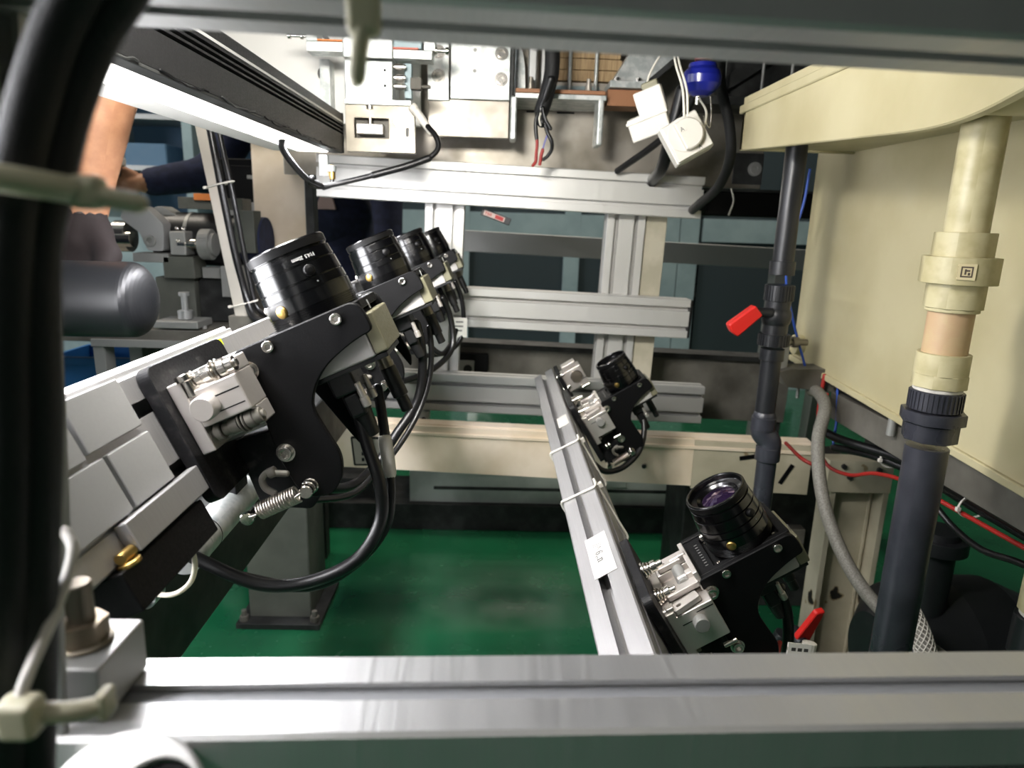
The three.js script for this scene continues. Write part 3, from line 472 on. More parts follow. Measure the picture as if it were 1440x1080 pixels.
// ───────────── cream tank, its pipes and what hangs below ─────────────
{
  const t = thing('tank', 'big cream painted steel tank with an overhanging skirt on the right', 'tank', [0, 0, 0]);
  const side = (pts, x0, x1) => { const s = rounded(pts.map(([z, y, r]) => [-z, y, r]), 0.004); const g = plate(s, 0, x1 - x0, 0.0015, 10); return g.rotateY(-Math.PI / 2).translate(x1, 0, 0); };   // shape in (z, y), thickness along x; shape x = depth ahead of the camera
  const zy = (pts) => pts.map(([z, y, r]) => [-z, y, r]);
  const flat2 = (pts, x0, x1) => { const s = rounded(pts.map(([z, y, r]) => [z, y, r]), 0.002); const g = plate(s, 0, x1 - x0, 0.0015, 10); g.rotateY(Math.PI / 2); return g.translate(x0, 0, 0); };
  mesh('tank_wall', flat2([[1.31, 0.70], [0.30, 0.655], [0.30, 1.12], [1.31, 1.12]], 0.59, 0.62), M.cream, t);
  mesh('tank_lip', flat2([[1.312, 0.698], [0.30, 0.653], [0.30, 0.664], [1.312, 0.709]], 0.584, 0.62), M.cream, t);
  mesh('tank_back', span(0.59, 1.1, 0.70, 1.12, -1.31, -1.29), M.cream, t);
  mesh('tank_bottom', span(0.6, 1.1, 0.70, 0.715, -1.30, -0.3), M.cream, t);
  mesh('skirt', flat2([[1.185, 1.075], [0.84, 1.054, 0.02], [0.665, 1.044, 0.05], [0.60, 1.048, 0.03], [0.47, 1.078, 0.03], [0.30, 1.12], [0.30, 1.145], [1.185, 1.145]], 0.40, 0.412), M.cream, t);
  mesh('skirt_rim', flat2([[1.192, 1.133], [0.30, 1.133], [0.30, 1.146], [1.192, 1.146]], 0.396, 0.42), M.cream, t);
  mesh('skirt_end', span(0.40, 1.1, 1.075, 1.145, -1.185, -1.173), M.cream, t);
  mesh('skirt_floor', span(0.41, 0.60, 1.078, 1.09, -1.18, -0.3), M.cream, t);
  mesh('skirt_top', span(0.40, 1.1, 1.146, 1.158, -1.185, -0.3), M.cream, t);
  mesh('gusset', flat2([[0.70, 1.08], [0.62, 1.05, 0.01], [0.54, 1.08]], 0.42, 0.59), M.cream, t);
  mesh('tank_foot', [rod(0.02, 0.008, 'y', 0.605, 0.690, -1.285, 20)], M.aluDull, t);
  mesh('drain_boss', [rod(0.019, 0.022, 'x', 0.585, 0.735, -1.275, 28)], M.creamPipe, t);
}
{ const t = thing('support_beam', 'brown-grey steel beam running beneath the cream tank', 'beam', [0, 0, 0]);
  mesh('beam_face', span(0.60, 0.66, 0.625, 0.672, -1.16, -0.3, 0.002), M.steelDull, t);
  mesh('beam_top', span(0.61, 0.70, 0.672, 0.69, -1.18, -0.3, 0.002), M.steelDark, t);
  for (const z of [-0.95, -0.5]) mesh('beam_bolt', rod(0.006, 0.03, 'y', 0.59, 0.672, z, 12), M.aluDull, t);
  mesh('beam_leg', span(0.62, 0.68, 0, 0.63, -0.42, -0.36, 0.002), M.steelDark, t);
}
{ const t = thing('tank_bracket', 'folded grey steel bracket with a bolt at the far tank corner', 'bracket', [0, 0, -1.2]);
  const s = rounded([[0.505, 0.702], [0.525, 0.675], [0.60, 0.668], [0.68, 0.668], [0.62, 0.71], [0.53, 0.708]], 0.004); mesh('bracket_tray', plate(s, -0.02, 0.03), M.steelDull, t);
  mesh('bracket_arm', span(0.507, 0.53, 0.70, 0.765, -0.012, 0.012, 0.003), M.aluDull, t);
  mesh('bracket_bolt', [hexNut(0.011, 0.012, 'x', 0.498, 0.752, 0), rod(0.006, 0.07, 'x', 0.53, 0.752, 0, 14), hexNut(0.011, 0.01, 'x', 0.542, 0.752, 0)], M.stain, t);
  mesh('bracket_stud', rod(0.003, 0.02, 'y', 0.555, 0.66, 0.01, 10), M.aluDull, t);
}
{ // near drain pipe
  const x = 0.452, z = -0.662, t = thing('drain_pipe', 'thick drain pipe, cream above and dark grey below, before the tank wall', 'pipe', [x, 0, z]);
  mesh('lower_pipe', rod(0.0205, 0.70, 'y', 0, 0.385, 0, 40), M.pvc, t);
  const up = mesh('upper_pipe', rod(0.0195, 0.115, 'y', 0, 1.003, 0, 12), M.creamPipe, t);
  const un = mesh('union', [rod(0.027, 0.028, 'y', 0, 0.938, 0, 8), rod(0.0345, 0.026, 'y', 0, 0.916, 0, 8, 0.0345), rod(0.0265, 0.024, 'y', 0, 0.891, 0, 8), rod(0.024, 0.005, 'y', 0, 0.878, 0, 30)], M.creamPipe, t);
  mesh('union_mark', printBox(0.015, 0.015, 0.0012).rotateY(-0.39).translate(-0.0128, 0.916, 0.0300), printed(48, 48, '#cfc29a', '#4b4037', (c) => { c.lineWidth = 4; c.strokeRect(10, 10, 28, 28); c.fillRect(18, 16, 5, 16); c.fillRect(23, 18, 9, 5); c.fillRect(27, 26, 6, 8); }), un, true);
  mesh('middle_pipe', rod(0.0205, 0.06, 'y', 0, 0.852, 0, 36), M.tanPipe, t);
  mesh('socket', [rod(0.0245, 0.022, 'y', 0, 0.823, 0, 36), rod(0.0255, 0.014, 'y', 0, 0.806, 0, 8)], M.creamPipe, t);
  mesh('thread_seal', rod(0.0225, 0.004, 'y', 0, 0.797, 0, 30), M.white, t);
  const rim = []; for (let k = 0; k < 36; k++) rim.push(box(0.0016, 0.018, 0.0016, 0.0245, 0.785, 0, 0).rotateY(k / 36 * Math.PI * 2));
  mesh('coupling', [rod(0.0245, 0.02, 'y', 0, 0.785, 0, 36), rod(0.0305, 0.012, 'y', 0, 0.768, 0, 8), rod(0.0262, 0.018, 'y', 0, 0.752, 0, 8), ...rim], M.pvc, t);
  mesh('pipe_base', [rod(0.03, 0.03, 'y', 0, 0.02, 0, 30), rod(0.045, 0.01, 'y', 0, 0.005, 0, 30)], M.pvcDark, t);
}
{ // far valve pipe
  const t = thing('valve_pipe', 'slim black pipe with a red-handled valve at the far tank corner', 'pipe', [0.461, 0, -1.1]);
  mesh('upper_pipe', rod(0.0165, 0.187, 'y', 0, 0.9835, 0, 30), M.pvcDark, t);
  const fins = (y, r, h, n = 28) => { const l = [rod(r, h, 'y', 0, y, 0, 28)]; for (let k = 0; k < n; k++) l.push(box(0.002, h * 0.92, 0.003, r, y, 0, 0).rotateY(k / n * Math.PI * 2)); return l; };
  mesh('union_nut', fins(0.849, 0.0225, 0.026), M.pvcDark, t);
  mesh('union_nut', fins(0.772, 0.0245, 0.02), M.pvcDark, t);
  mesh('socket', rod(0.02, 0.022, 'y', 0, 0.889, 0, 28), M.pvcDark, t); mesh('socket', rod(0.0195, 0.02, 'y', 0, 0.747, 0, 28), M.pvcDark, t);
  mesh('valve_body', [rod(0.02, 0.06, 'y', 0, 0.810, 0, 28), new THREE.SphereGeometry(0.024, 24, 16).translate(0, 0.810, 0)], M.pvcDark, t);
  const h = mesh('valve_handle', (() => { const s = rounded([[-0.014, -0.009], [0.046, -0.011], [0.05, 0], [0.046, 0.011], [-0.014, 0.009]], 0.004); const g = plate(s, -0.008, 0.008, 0.002); g.scale(0.85, 1.2, 1.2).rotateY(Math.PI).rotateZ(0.72).translate(-0.050, 0.815, 0.022); return g; })(), M.red, t);
  mesh('handle_stem', rod(0.008, 0.03, 'x', -0.03, 0.818, 0.016, 16), M.pvcDark, t);
  mesh('lower_pipe', rod(0.0165, 0.11, 'y', 0, 0.685, 0, 30), M.pvcDark, t);
  mesh('elbow', tube([[0, 0.638, 0], [0.0, 0.612, 0], [0.012, 0.596, 0.004], [0.012, 0.57, 0.004]], 0.0195, 30, 20), M.pvc, t);
  mesh('elbow_collar', rod(0.0205, 0.022, 'y', 0, 0.628, 0, 28), M.pvc, t); mesh('elbow_collar', rod(0.0205, 0.024, 'y', 0.012, 0.575, 0.004, 28), M.pvc, t);
  mesh('drop_pipe', rod(0.0165, 0.56, 'y', 0.012, 0.29, 0.004, 30), M.pvc, t);
  mesh('pipe_base', rod(0.03, 0.012, 'y', 0.012, 0.006, 0.004, 30), M.pvcDark, t);
}
{ // bottom right small pipe
  const t = thing('stub_pipe', 'short dark grey pipe with a cream cap ring at the frame edge lower right', 'pipe', [0.652, 0.033, -0.70]);
  mesh('stub_body', [rod(0.021, 0.473, 'y', 0, 0.2035, 0, 30), rod(0.0275, 0.05, 'y', 0, 0.455, 0, 12)], M.pvcDark, t);
  mesh('stub_seal', rod(0.0225, 0.006, 'y', 0, 0.484, 0, 28), M.white, t); mesh('stub_top', rod(0.0255, 0.09, 'y', 0, 0.532, 0, 12), M.creamPipe, t);
  mesh('stub_riser', rod(0.02, 0.06, 'y', 0, 0.60, 0, 28), M.creamPipe, t);
}
const cableThing = (name, label, cat, pts, r, mat, group, seg = 70) => { const c = mesh(name, tube(pts, r, seg, 12), mat); return tag(c, label, cat, group); };
cableThing('braided_hose', 'grey woven hose drooping past the worn cream post', 'hose', [[0.585, 0.662, -1.2], [0.572, 0.672, -1.15], [0.563, 0.66, -1.10], [0.539, 0.611, -1.06], [0.529, 0.535, -1.00], [0.540, 0.474, -0.95], [0.559, 0.430, -0.90], [0.59, 0.40, -0.86], [0.64, 0.37, -0.83]], 0.0105, M.hose);
{ // clear braided hose, woven of crossing strands
  const t = thing('clear_hose', 'pale ribbed hose at the foot of the thick drain pipe', 'hose', [0, 0, 0]);
  const pts = [[0.60, 0.435, -0.87], [0.605, 0.405, -0.83], [0.612, 0.35, -0.80], [0.618, 0.27, -0.78], [0.62, 0.18, -0.78], [0.60, 0.06, -0.80], [0.56, 0.016, -0.86]];
  mesh('hose_wall', tube(pts, 0.0135, 60, 16), M.hose, t);
  const c = new THREE.CatmullRomCurve3(pts.map(v3), false, 'centripetal'), fr = c.computeFrenetFrames(240), strands = [];
  for (const d of [-1, 1]) for (let s = 0; s < 11; s++) { const q = []; for (let i = 0; i <= 240; i++) { const p = c.getPointAt(i / 240), a = d * i / 240 * 34 + s * Math.PI * 2 / 11; q.push(p.addScaledVector(fr.normals[i], 0.0138 * Math.cos(a)).addScaledVector(fr.binormals[i], 0.0138 * Math.sin(a))); } strands.push(new THREE.TubeGeometry(new THREE.CatmullRomCurve3(q), 240, 0.0009, 5)); }
  mesh('hose_braid', strands, M.white, t);
}
cableThing('red_cable', 'red cable looping from the hose to under the beam', 'cable', [[0.574, 0.675, -1.12], [0.566, 0.60, -1.115], [0.574, 0.56, -1.09], [0.592, 0.556, -1.05], [0.605, 0.578, -1.0], [0.614, 0.592, -0.93], [0.622, 0.59, -0.88], [0.634, 0.586, -0.82], [0.636, 0.59, -0.72], [0.64, 0.60, -0.5]], 0.0032, M.redWire);
cableThing('black_cable', 'upper black cable of the run beneath the tank beam', 'cable', [[0.575, 0.61, -1.14], [0.59, 0.604, -1.1], [0.635, 0.606, -1.0], [0.645, 0.603, -0.95], [0.645, 0.604, -0.85], [0.645, 0.606, -0.76], [0.645, 0.606, -0.5]], 0.0075, M.cable);
cableThing('black_cable', 'lower black cable of the run beneath the tank beam, behind the red one', 'cable', [[0.60, 0.58, -1.12], [0.63, 0.592, -1.04], [0.66, 0.588, -0.95], [0.66, 0.589, -0.85], [0.66, 0.591, -0.76], [0.66, 0.592, -0.5]], 0.007, M.cable);
cableThing('black_cable', 'black cable sagging lowest beneath the tank beam', 'cable', [[0.628, 0.595, -0.93], [0.633, 0.578, -0.9], [0.642, 0.556, -0.86], [0.643, 0.55, -0.80], [0.648, 0.562, -0.74], [0.65, 0.575, -0.6]], 0.0045, M.cable);
cableThing('red_cable', 'short dark red cable hanging behind the grey woven hose', 'cable', [[0.585, 0.70, -1.16], [0.583, 0.64, -1.16], [0.585, 0.58, -1.15], [0.575, 0.545, -1.13], [0.56, 0.548, -1.14], [0.55, 0.56, -1.2]], 0.0035, M.redWire);
cableThing('blue_wire', 'thin blue wire down the far edge of the tank', 'cable', [[0.53, 1.05, -1.2], [0.526, 0.99, -1.2], [0.512, 0.928, -1.2], [0.512, 0.866, -1.2], [0.535, 0.789, -1.2], [0.57, 0.70, -1.2]], 0.0022, M.blueWire);
cableThing('blue_wire', 'thin blue wire end below the tank bracket', 'cable', [[0.60, 0.69, -1.14], [0.602, 0.63, -1.13], [0.597, 0.58, -1.12]], 0.0022, M.blueWire);
for (const [z, y, label] of [[-1.02, 0.603, 'white cable tie holding the red loop under the beam'], [-0.83, 0.603, 'white cable tie round the black cables beside the drain pipe']]) {
  const t = thing('cable_tie', label, 'cable tie', [0.645, y - 0.006, z]); const p = []; for (let k = 0; k < 16; k++) { const a = k / 16 * Math.PI * 2; p.push([0.021 * Math.cos(a), 0.017 * Math.sin(a), 0.003 * Math.sin(a)]); }
  mesh('tie_strap', tube(p, 0.0016, 50, 6, true), M.white, t); mesh('tie_head', box(0.006, 0.006, 0.005, -0.021, -0.004, 0), M.white, t); mesh('tie_tail', tube([[-0.021, -0.002, 0], [-0.02, 0.012, 0.005], [-0.012, 0.024, 0.01]], 0.001, 16, 6), M.white, t);
}
{ // dark pump behind the drain pipe
  const t = thing('pump', 'dark round pump with pipe flange standing behind the drain pipe', 'pump', [0.80, 0, -1.02]);
  mesh('pump_body', [lathe([[0, -0.14], [0.07, -0.14], [0.12, -0.10], [0.135, -0.02], [0.135, 0.06], [0.11, 0.12], [0.05, 0.15], [0, 0.15]], 'x', 0, 0.24, 0, 40)], M.rubber, t);
  mesh('pump_neck', [rod(0.03, 0.12, 'y', -0.08, 0.40, 0.03, 28), rod(0.045, 0.022, 'y', -0.08, 0.468, 0.03, 30), rod(0.032, 0.012, 'y', -0.08, 0.484, 0.03, 30)], M.rubber, t);
  mesh('pump_foot', span(-0.14, 0.14, 0, 0.12, -0.1, 0.1, 0.006), M.steelDark, t);
  mesh('pump_cover', plate(rounded([[-0.06, 0.0], [0.13, 0.02], [0.15, 0.17], [-0.02, 0.19]], 0.02), 0.13, 0.15), M.rubber, t);
  mesh('wing_nut', [plate(rounded([[-0.01, -0.03], [0.012, 0.02], [0.004, 0.05], [-0.012, 0.03]], 0.006), 0.15, 0.158).translate(0.06, 0.27, 0), plate(rounded([[0, 0], [0.05, -0.025], [0.055, -0.018], [0.005, 0.012]], 0.004), 0.15, 0.156).translate(0.06, 0.28, 0), plate(rounded([[0, 0], [-0.04, 0.012], [-0.04, 0.018], [0, 0.012]], 0.003), 0.15, 0.156).translate(0.06, 0.28, 0)], M.aluDull, t);
}
{ const t = thing('crumpled_sheet', 'dark violet plastic sheet at the foot of the worn post', 'sheet', [0.76, 0, -1.16]);
  const g = new THREE.PlaneGeometry(0.2, 0.14, 24, 18).rotateX(-Math.PI / 2), p = g.attributes.position, r = rng(4); for (let i = 0; i < p.count; i++) p.setY(i, 0.02 + 0.018 * Math.sin(p.getX(i) * 70 + p.getZ(i) * 30) * Math.cos(p.getZ(i) * 55) + r() * 0.006); g.computeVertexNormals();
  mesh('sheet_fold', [g, g.clone().translate(0.004, -0.004, 0.003)], std({ color: 0x2c2a3c, roughness: 0.4 }), t); }
{ const t = thing('red_valve_lever', 'red plastic lever low behind the near right camera', 'lever', [0.50, 0.352, -0.93], [0.3, 0.2, -0.25]);
  mesh('lever_blade', plate(rounded([[-0.012, -0.03], [0.016, -0.03], [0.008, 0.035], [-0.006, 0.03]], 0.004), -0.005, 0.005, 0.0015), M.red, t); mesh('lever_hub', rod(0.012, 0.03, 'z', 0, -0.035, -0.005, 20), M.pvcDark, t);
  mesh('lever_pipe', rod(0.012, 0.27, 'y', 0, -0.19, -0.03, 24), M.pvcDark, t); }
// ───────────── gantry, lamp bar and stainless sheet at the top ─────────────
{ const t = thing('light_bar', 'long black finned lamp bar with glowing white underside, upper left', 'lamp', [-0.33, 1.092, 0]);
  const s = new THREE.Shape(), P = [[-0.026, -0.030], [0.048, -0.030], [0.048, -0.002]]; // right face with cooling grooves
  for (let k = 0; k < 3; k++) { const y = 0.000 + k * 0.006; P.push([0.048, y], [0.040, y + 0.0006], [0.040, y + 0.0032], [0.048, y + 0.0038]); }
  P.push([0.048, 0.019], [0.046, 0.021], [0.048, 0.023], [0.048, 0.034], [0.046, 0.036], [-0.026, 0.036]);
  P.forEach((p, i) => i ? s.lineTo(...p) : s.moveTo(...p)); s.closePath();
  mesh('housing', new THREE.ExtrudeGeometry(s, { depth: 1.26, bevelEnabled: false }).translate(0, 0, -1.30), std({ color: 0x0d0d0e, metalness: 0.0, roughness: 0.6, roughnessMap: R_fine }), t);
  mesh('end_plate', span(-0.026, 0.048, -0.031, 0.037, -1.306, -1.3), M.black, t);
  mesh('bright_trim', span(0.0475, 0.0486, 0.0195, 0.0225, -1.295, -0.05, 0), M.alu, t);
  mesh('housing_lip', span(0.030, 0.048, -0.0335, -0.030, -1.29, -0.05, 0.001), M.steelDark, t);
  { const r = rng(12); for (let k = 0; k < 6; k++) { const z0 = -0.48 - k * 0.13, p = []; for (let q = 0; q <= 10; q++) p.push([0.0485 + r() * 0.0014, -0.0285 - Math.sin(q / 10 * Math.PI) * 0.0035 - r() * 0.0022, z0 - q * 0.0095]); mesh('torn_edge', tube(p, 0.0011, 40, 5), k % 2 ? M.black : M.steelDark, t); } }
  mesh('lamp_diffuser', span(-0.026, 0.027, -0.0335, -0.030, -1.27, -0.05, 0.001), std({ color: 0xffffff, emissive: 0xfffaf2, emissiveIntensity: 4 }), t);
  mesh('side_reflector', [span(-0.078, -0.030, -0.032, 0.036, -1.29, -0.05, 0.004)], M.whitePaint, t);
  const l = new THREE.RectAreaLight(0xfbfaff, STRIP_LIGHT, 1.2, 0.052); l.position.set(-0.3295, 1.0562, -0.66); l.castShadow = true;
  l.up.set(1, 0, 0); l.lookAt(-0.3295, 0, -0.66); scene.add(l);
  // orient the long side along z
  l.rotation.set(-Math.PI / 2, 0, Math.PI / 2);
}
{ // unseen flood lamp above the view, placed to light gantry and crossbars
  const t = thing('unseen_flood_lamp', 'unseen white flood lamp above the view, placed to light the gantry', 'lamp', [-0.21, 1.235, -0.43]); const g = new THREE.Vector3(-0.16, -0.40, -0.90).normalize();
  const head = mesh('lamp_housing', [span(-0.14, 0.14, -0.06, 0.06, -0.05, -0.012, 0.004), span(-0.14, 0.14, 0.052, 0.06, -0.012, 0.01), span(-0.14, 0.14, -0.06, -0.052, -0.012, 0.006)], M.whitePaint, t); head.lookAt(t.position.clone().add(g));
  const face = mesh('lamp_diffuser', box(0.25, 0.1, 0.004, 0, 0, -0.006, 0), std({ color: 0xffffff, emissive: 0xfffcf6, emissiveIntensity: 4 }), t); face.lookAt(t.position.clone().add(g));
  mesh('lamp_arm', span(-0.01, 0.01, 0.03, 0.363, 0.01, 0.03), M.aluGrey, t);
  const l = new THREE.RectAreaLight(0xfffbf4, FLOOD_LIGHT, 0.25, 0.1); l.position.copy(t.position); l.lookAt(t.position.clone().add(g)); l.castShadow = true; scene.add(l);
}
{ const t = thing('stainless_sheet', 'large stainless sheet behind the gantry above the top crossbar', 'panel', [0, 0, -1.66]);
  mesh('sheet_plate', span(-0.50, 0.62, 1.04, 1.59, -0.006, 0, 0.002), M.stain, t);
  for (const [x, w] of [[-0.04, 0.06], [0.06, 0.05], [0.13, 0.04]]) mesh('sheet_slot', span(x, x + w, 1.193, 1.197, -0.0002, 0.0008, 0), M.black, t);
  mesh('sheet_corner', span(0.55, 0.62, 1.05, 1.12, 0, 0.004), M.steelDark, t); mesh('corner_bolt', screw(0.012, 0.006, 'z', 0.60, 1.085, 0.004, 0.016), M.aluDull, t);
  for (const x of [-0.40, 0.50]) mesh('sheet_hanger', span(x - 0.02, x + 0.02, 1.50, 1.598, -0.03, -0.007), M.steelDark, t);
}
{ const t = thing('gantry_plate', 'white gantry back plate behind the lamp bar', 'plate', [0, 0, -1.5]);
  mesh('plate_sheet', span(-0.62, -0.165, 1.135, 1.59, -0.012, 0), M.whitePaint, t);
  for (const [x, y] of [[-0.36, 1.29], [-0.36, 1.23]]) mesh('plate_bolt', screw(0.01, 0.006, 'z', x, y, 0, 0.014), M.chrome, t);
  mesh('plate_rib', span(-0.36, -0.34, 1.135, 1.25, 0, 0.04), M.galv, t);
}
{ const t = thing('slide_unit', 'bright machined slide block with four holes at the end of the lamp bar', 'slide', [0, 0, -1.34]);
  mesh('lower_block', span(-0.282, -0.195, 1.153, 1.222, -0.06, 0.02, 0.003), M.galv, t);
  for (const [x, y] of [[-0.262, 1.208], [-0.209, 1.206], [-0.262, 1.182], [-0.209, 1.180]]) mesh('tapped_hole', rod(0.0026, 0.002, 'z', x, y, 0.0198, 14), M.black, t);
  mesh('upper_block', span(-0.285, -0.195, 1.226, 1.30, -0.06, 0.016, 0.003), M.galv, t);
  mesh('side_arm', [span(-0.35, -0.285, 1.235, 1.252, -0.03, 0.012), span(-0.35, -0.33, 1.252, 1.275, -0.03, 0.012)], M.galv, t);
  mesh('side_arm', [span(-0.195, -0.125, 1.228, 1.243, -0.03, 0.012), span(-0.14, -0.12, 1.243, 1.268, -0.03, 0.012)], M.galv, t);
  mesh('limit_strip', span(-0.33, -0.285, 1.2525, 1.2555, 0.0, 0.014), M.orange, t); mesh('limit_strip', span(-0.195, -0.15, 1.2435, 1.2465, 0.0, 0.014), M.redBrown, t);
  mesh('guide_rail', span(-0.195, -0.145, 1.247, 1.262, -0.02, 0.004), M.tealGrey, t);
  for (const [x, y, a] of [[-0.365, 1.262, 'x'], [-0.115, 1.245, 'x']]) mesh('stop_screw', [rod(0.0035, 0.04, 'x', x, y, 0.004, 14), rod(0.0065, 0.006, 'x', x + (x < -0.2 ? -0.016 : 0.016), y, 0.004, 18), rod(0.0065, 0.005, 'x', x + (x < -0.2 ? 0.006 : -0.004), y, 0.004, 18)], M.chrome, t);
  for (const [x, y] of [[-0.185, 1.215], [-0.185, 1.197], [-0.185, 1.182]]) mesh('side_screw', [rod(0.006, 0.014, 'x', x, y, 0.006, 16), rod(0.004, 0.024, 'x', x, y, 0.006, 14)], M.chrome, t);
  mesh('side_cover', span(-0.178, -0.165, 1.165, 1.225, -0.03, -0.01), M.tealGrey, t); mesh('cable_clip', [box(0.02, 0.02, 0.02, -0.155, 1.188, 0), rod(0.003, 0.02, 'x', -0.138, 1.183, 0.006)], M.steelDull, t);
  mesh('top_fitting', [rod(0.009, 0.05, 'y', -0.172, 1.285, 0, 18), rod(0.006, 0.05, 'z', -0.24, 1.285, 0.03, 14), rod(0.004, 0.04, 'y', -0.155, 1.28, 0.01, 12)], M.chrome, t);
}
{ const t = thing('mount_bracket', 'stainless bracket plate with a clamp in its window under the slide block', 'bracket', [0, 0, -1.31]);
  const s = rounded([[-0.278, 1.064], [-0.152, 1.064], [-0.155, 1.146], [-0.278, 1.146]], 0.003); hole(s, [[-0.262, 1.088], [-0.262, 1.122], [-0.20, 1.122], [-0.20, 1.088]]);
  mesh('bracket_plate', plate(s, -0.008, 0.008), M.stainDark, t);
  mesh('bracket_back', span(-0.27, -0.19, 1.07, 1.13, -0.02, -0.009), M.steelDull, t);
  mesh('bracket_shelf', span(-0.278, -0.16, 1.144, 1.153, -0.06, 0.014), M.galv, t);
  mesh('clamp_block', span(-0.258, -0.210, 1.094, 1.112, -0.01, 0.014, 0.002), M.silver, t);
  for (const x of [-0.25, -0.218]) mesh('clamp_screw', screw(0.005, 0.004, 'z', x, 1.103, 0.014), M.chrome, t);
  mesh('clamp_bolt', [rod(0.004, 0.03, 'y', -0.234, 1.126, 0.004, 14), rod(0.007, 0.006, 'y', -0.234, 1.14, 0.006, 6)], M.chrome, t);
  for (const y of [1.118, 1.078]) mesh('plate_bolt', screw(0.0065, 0.006, 'z', -0.182, y, 0.008, 0.009), M.chrome, t);
  mesh('plate_slot', plate(rounded([[-0.170, 1.092], [-0.164, 1.092], [-0.164, 1.108], [-0.170, 1.108]], 0.0028), 0.0075, 0.0088), M.steelDark, t);
}
{ const t = thing('bolted_plate', 'bright galvanised plate with six bolts right of the slide block', 'plate', [0, 0, -1.52]);
  mesh('plate_sheet', span(-0.105, 0.018, 1.195, 1.59, -0.012, 0), M.galv, t); mesh('plate_edge', span(0.019, 0.026, 1.19, 1.59, -0.03, 0.01), M.steelDark, t);
  mesh('plate_strip', span(-0.152, -0.108, 1.19, 1.59, -0.012, 0.004), M.galv, t); mesh('plate_lower', span(-0.152, 0.018, 1.12, 1.194, -0.02, -0.006), M.stain, t);
  for (const [x, y] of [[-0.13, 1.283], [-0.13, 1.237], [0.0, 1.285], [0.0, 1.235]]) mesh('plate_bolt', screw(0.0095, 0.007, 'z', x, y, x < -0.1 ? 0.004 : 0, 0.014), M.chrome, t);
  for (const [x, y] of [[-0.055, 1.29], [-0.055, 1.25]]) mesh('plate_hole', rod(0.004, 0.001, 'z', x, y, 0.0002, 16), M.aluDull, t);
}
{ const t = thing('shelf_table', 'grey angle shelf with brown sheet and two legs on the stainless sheet', 'shelf', [0, 0, -1.52]);
  mesh('shelf_plate', span(0.03, 0.218, 1.196, 1.206, -0.12, 0.03), M.galv, t); mesh('shelf_sheet', span(0.03, 0.215, 1.207, 1.215, -0.11, 0.028), M.phenolic, t);
  for (const [x, y] of [[0.027, 1.114], [0.207, 1.108]]) mesh('shelf_leg', span(x - 0.006, x + 0.007, y, 1.2, -0.03, 0.03, 0.004), M.galv, t);
  for (const x of [0.062, 0.183]) mesh('shelf_bolt', [rod(0.012, 0.004, 'y', x, 1.217, 0, 20), hexNut(0.008, 0.01, 'y', x, 1.224, 0), rod(0.005, 0.02, 'y', x, 1.232, 0, 12)], M.stain, t);
  mesh('stand_rod', [rod(0.004, 0.34, 'y', 0.148, 1.385, -0.06, 12)], M.galv, t); mesh('stand_rod', [rod(0.004, 0.34, 'y', 0.205, 1.385, -0.06, 12)], M.galv, t);
  mesh('side_tube', [span(0.058, 0.075, 1.215, 1.59, -0.06, -0.03, 0.003)], M.aluGrey, t); mesh('side_post', span(0.085, 0.094, 1.215, 1.59, -0.07, -0.04, 0.002), M.aluGrey, t);
  mesh('dome_plate', plate(rounded([[0.03, 1.215], [0.055, 1.215], [0.05, 1.30, 0.03], [0.03, 1.34]], 0.004), -0.09, -0.08), M.galv, t);
  mesh('pale_box', span(0.10, 0.22, 1.215, 1.245, -0.115, -0.08, 0.003), M.tealGrey, t);
}
{ const t = thing('wooden_block', 'stack of planed wooden boards behind the shelf rods', 'wood', [0, 0, -1.62]); for (const [y, h] of [[1.262, 0.022], [1.285, 0.022], [1.308, 0.022], [1.331, 0.022]]) mesh('board', span(0.118, 0.262 - (y > 1.3 ? 0.004 : 0), y - h / 2, y + h / 2, -0.03, 0.03, 0.0015), M.wood, t); mesh('board_rest', span(0.11, 0.27, 1.216, 1.25, -0.03, 0.02), M.stain, t); }
{ const t = thing('gusset_arm', 'grey sloping channel arm right of the wooden boards', 'arm', [0, 0, -1.52]);
  mesh('arm_web', plate(rounded([[0.23, 1.236], [0.30, 1.236], [0.44, 1.36], [0.44, 1.42], [0.34, 1.42]], 0.004), -0.06, 0.0), M.galv, t); mesh('arm_flange', plate(rounded([[0.297, 1.236], [0.306, 1.230], [0.45, 1.352], [0.442, 1.362]], 0.001), -0.06, 0.03), M.steelDark, t);
  mesh('arm_foot', span(0.225, 0.30, 1.224, 1.238, -0.06, 0.02), M.galv, t); mesh('foot_block', span(0.222, 0.295, 1.19, 1.222, -0.06, 0.01), M.phenolic, t);
  for (const x of [0.24, 0.285]) mesh('foot_bolt', hexNut(0.006, 0.008, 'y', x, 1.242, 0.005), M.chrome, t);
}
{ const t = thing('deck_girder', 'dark steel girder with thin rods above the tank skirt', 'girder', [0, 0, -1.5]);
  mesh('girder_web', span(0.46, 1.2, 1.22, 1.59, -0.1, -0.05), M.steelDark, t); mesh('girder_flange', span(0.40, 1.2, 1.195, 1.212, -0.1, 0.02), M.steelDark, t);
  for (const x of [0.46, 0.54, 0.60, 0.66]) mesh('hanger_rod', [rod(0.003, 0.1, 'y', x, 1.26, 0, 10), hexNut(0.008, 0.01, 'y', x, 1.218, 0)], M.aluDull, t);
  mesh('girder_brace', plate(rounded([[0.46, 1.22], [0.9, 1.50], [0.9, 1.53], [0.44, 1.24]], 0.004), -0.045, -0.03), M.steelDark, t);
}
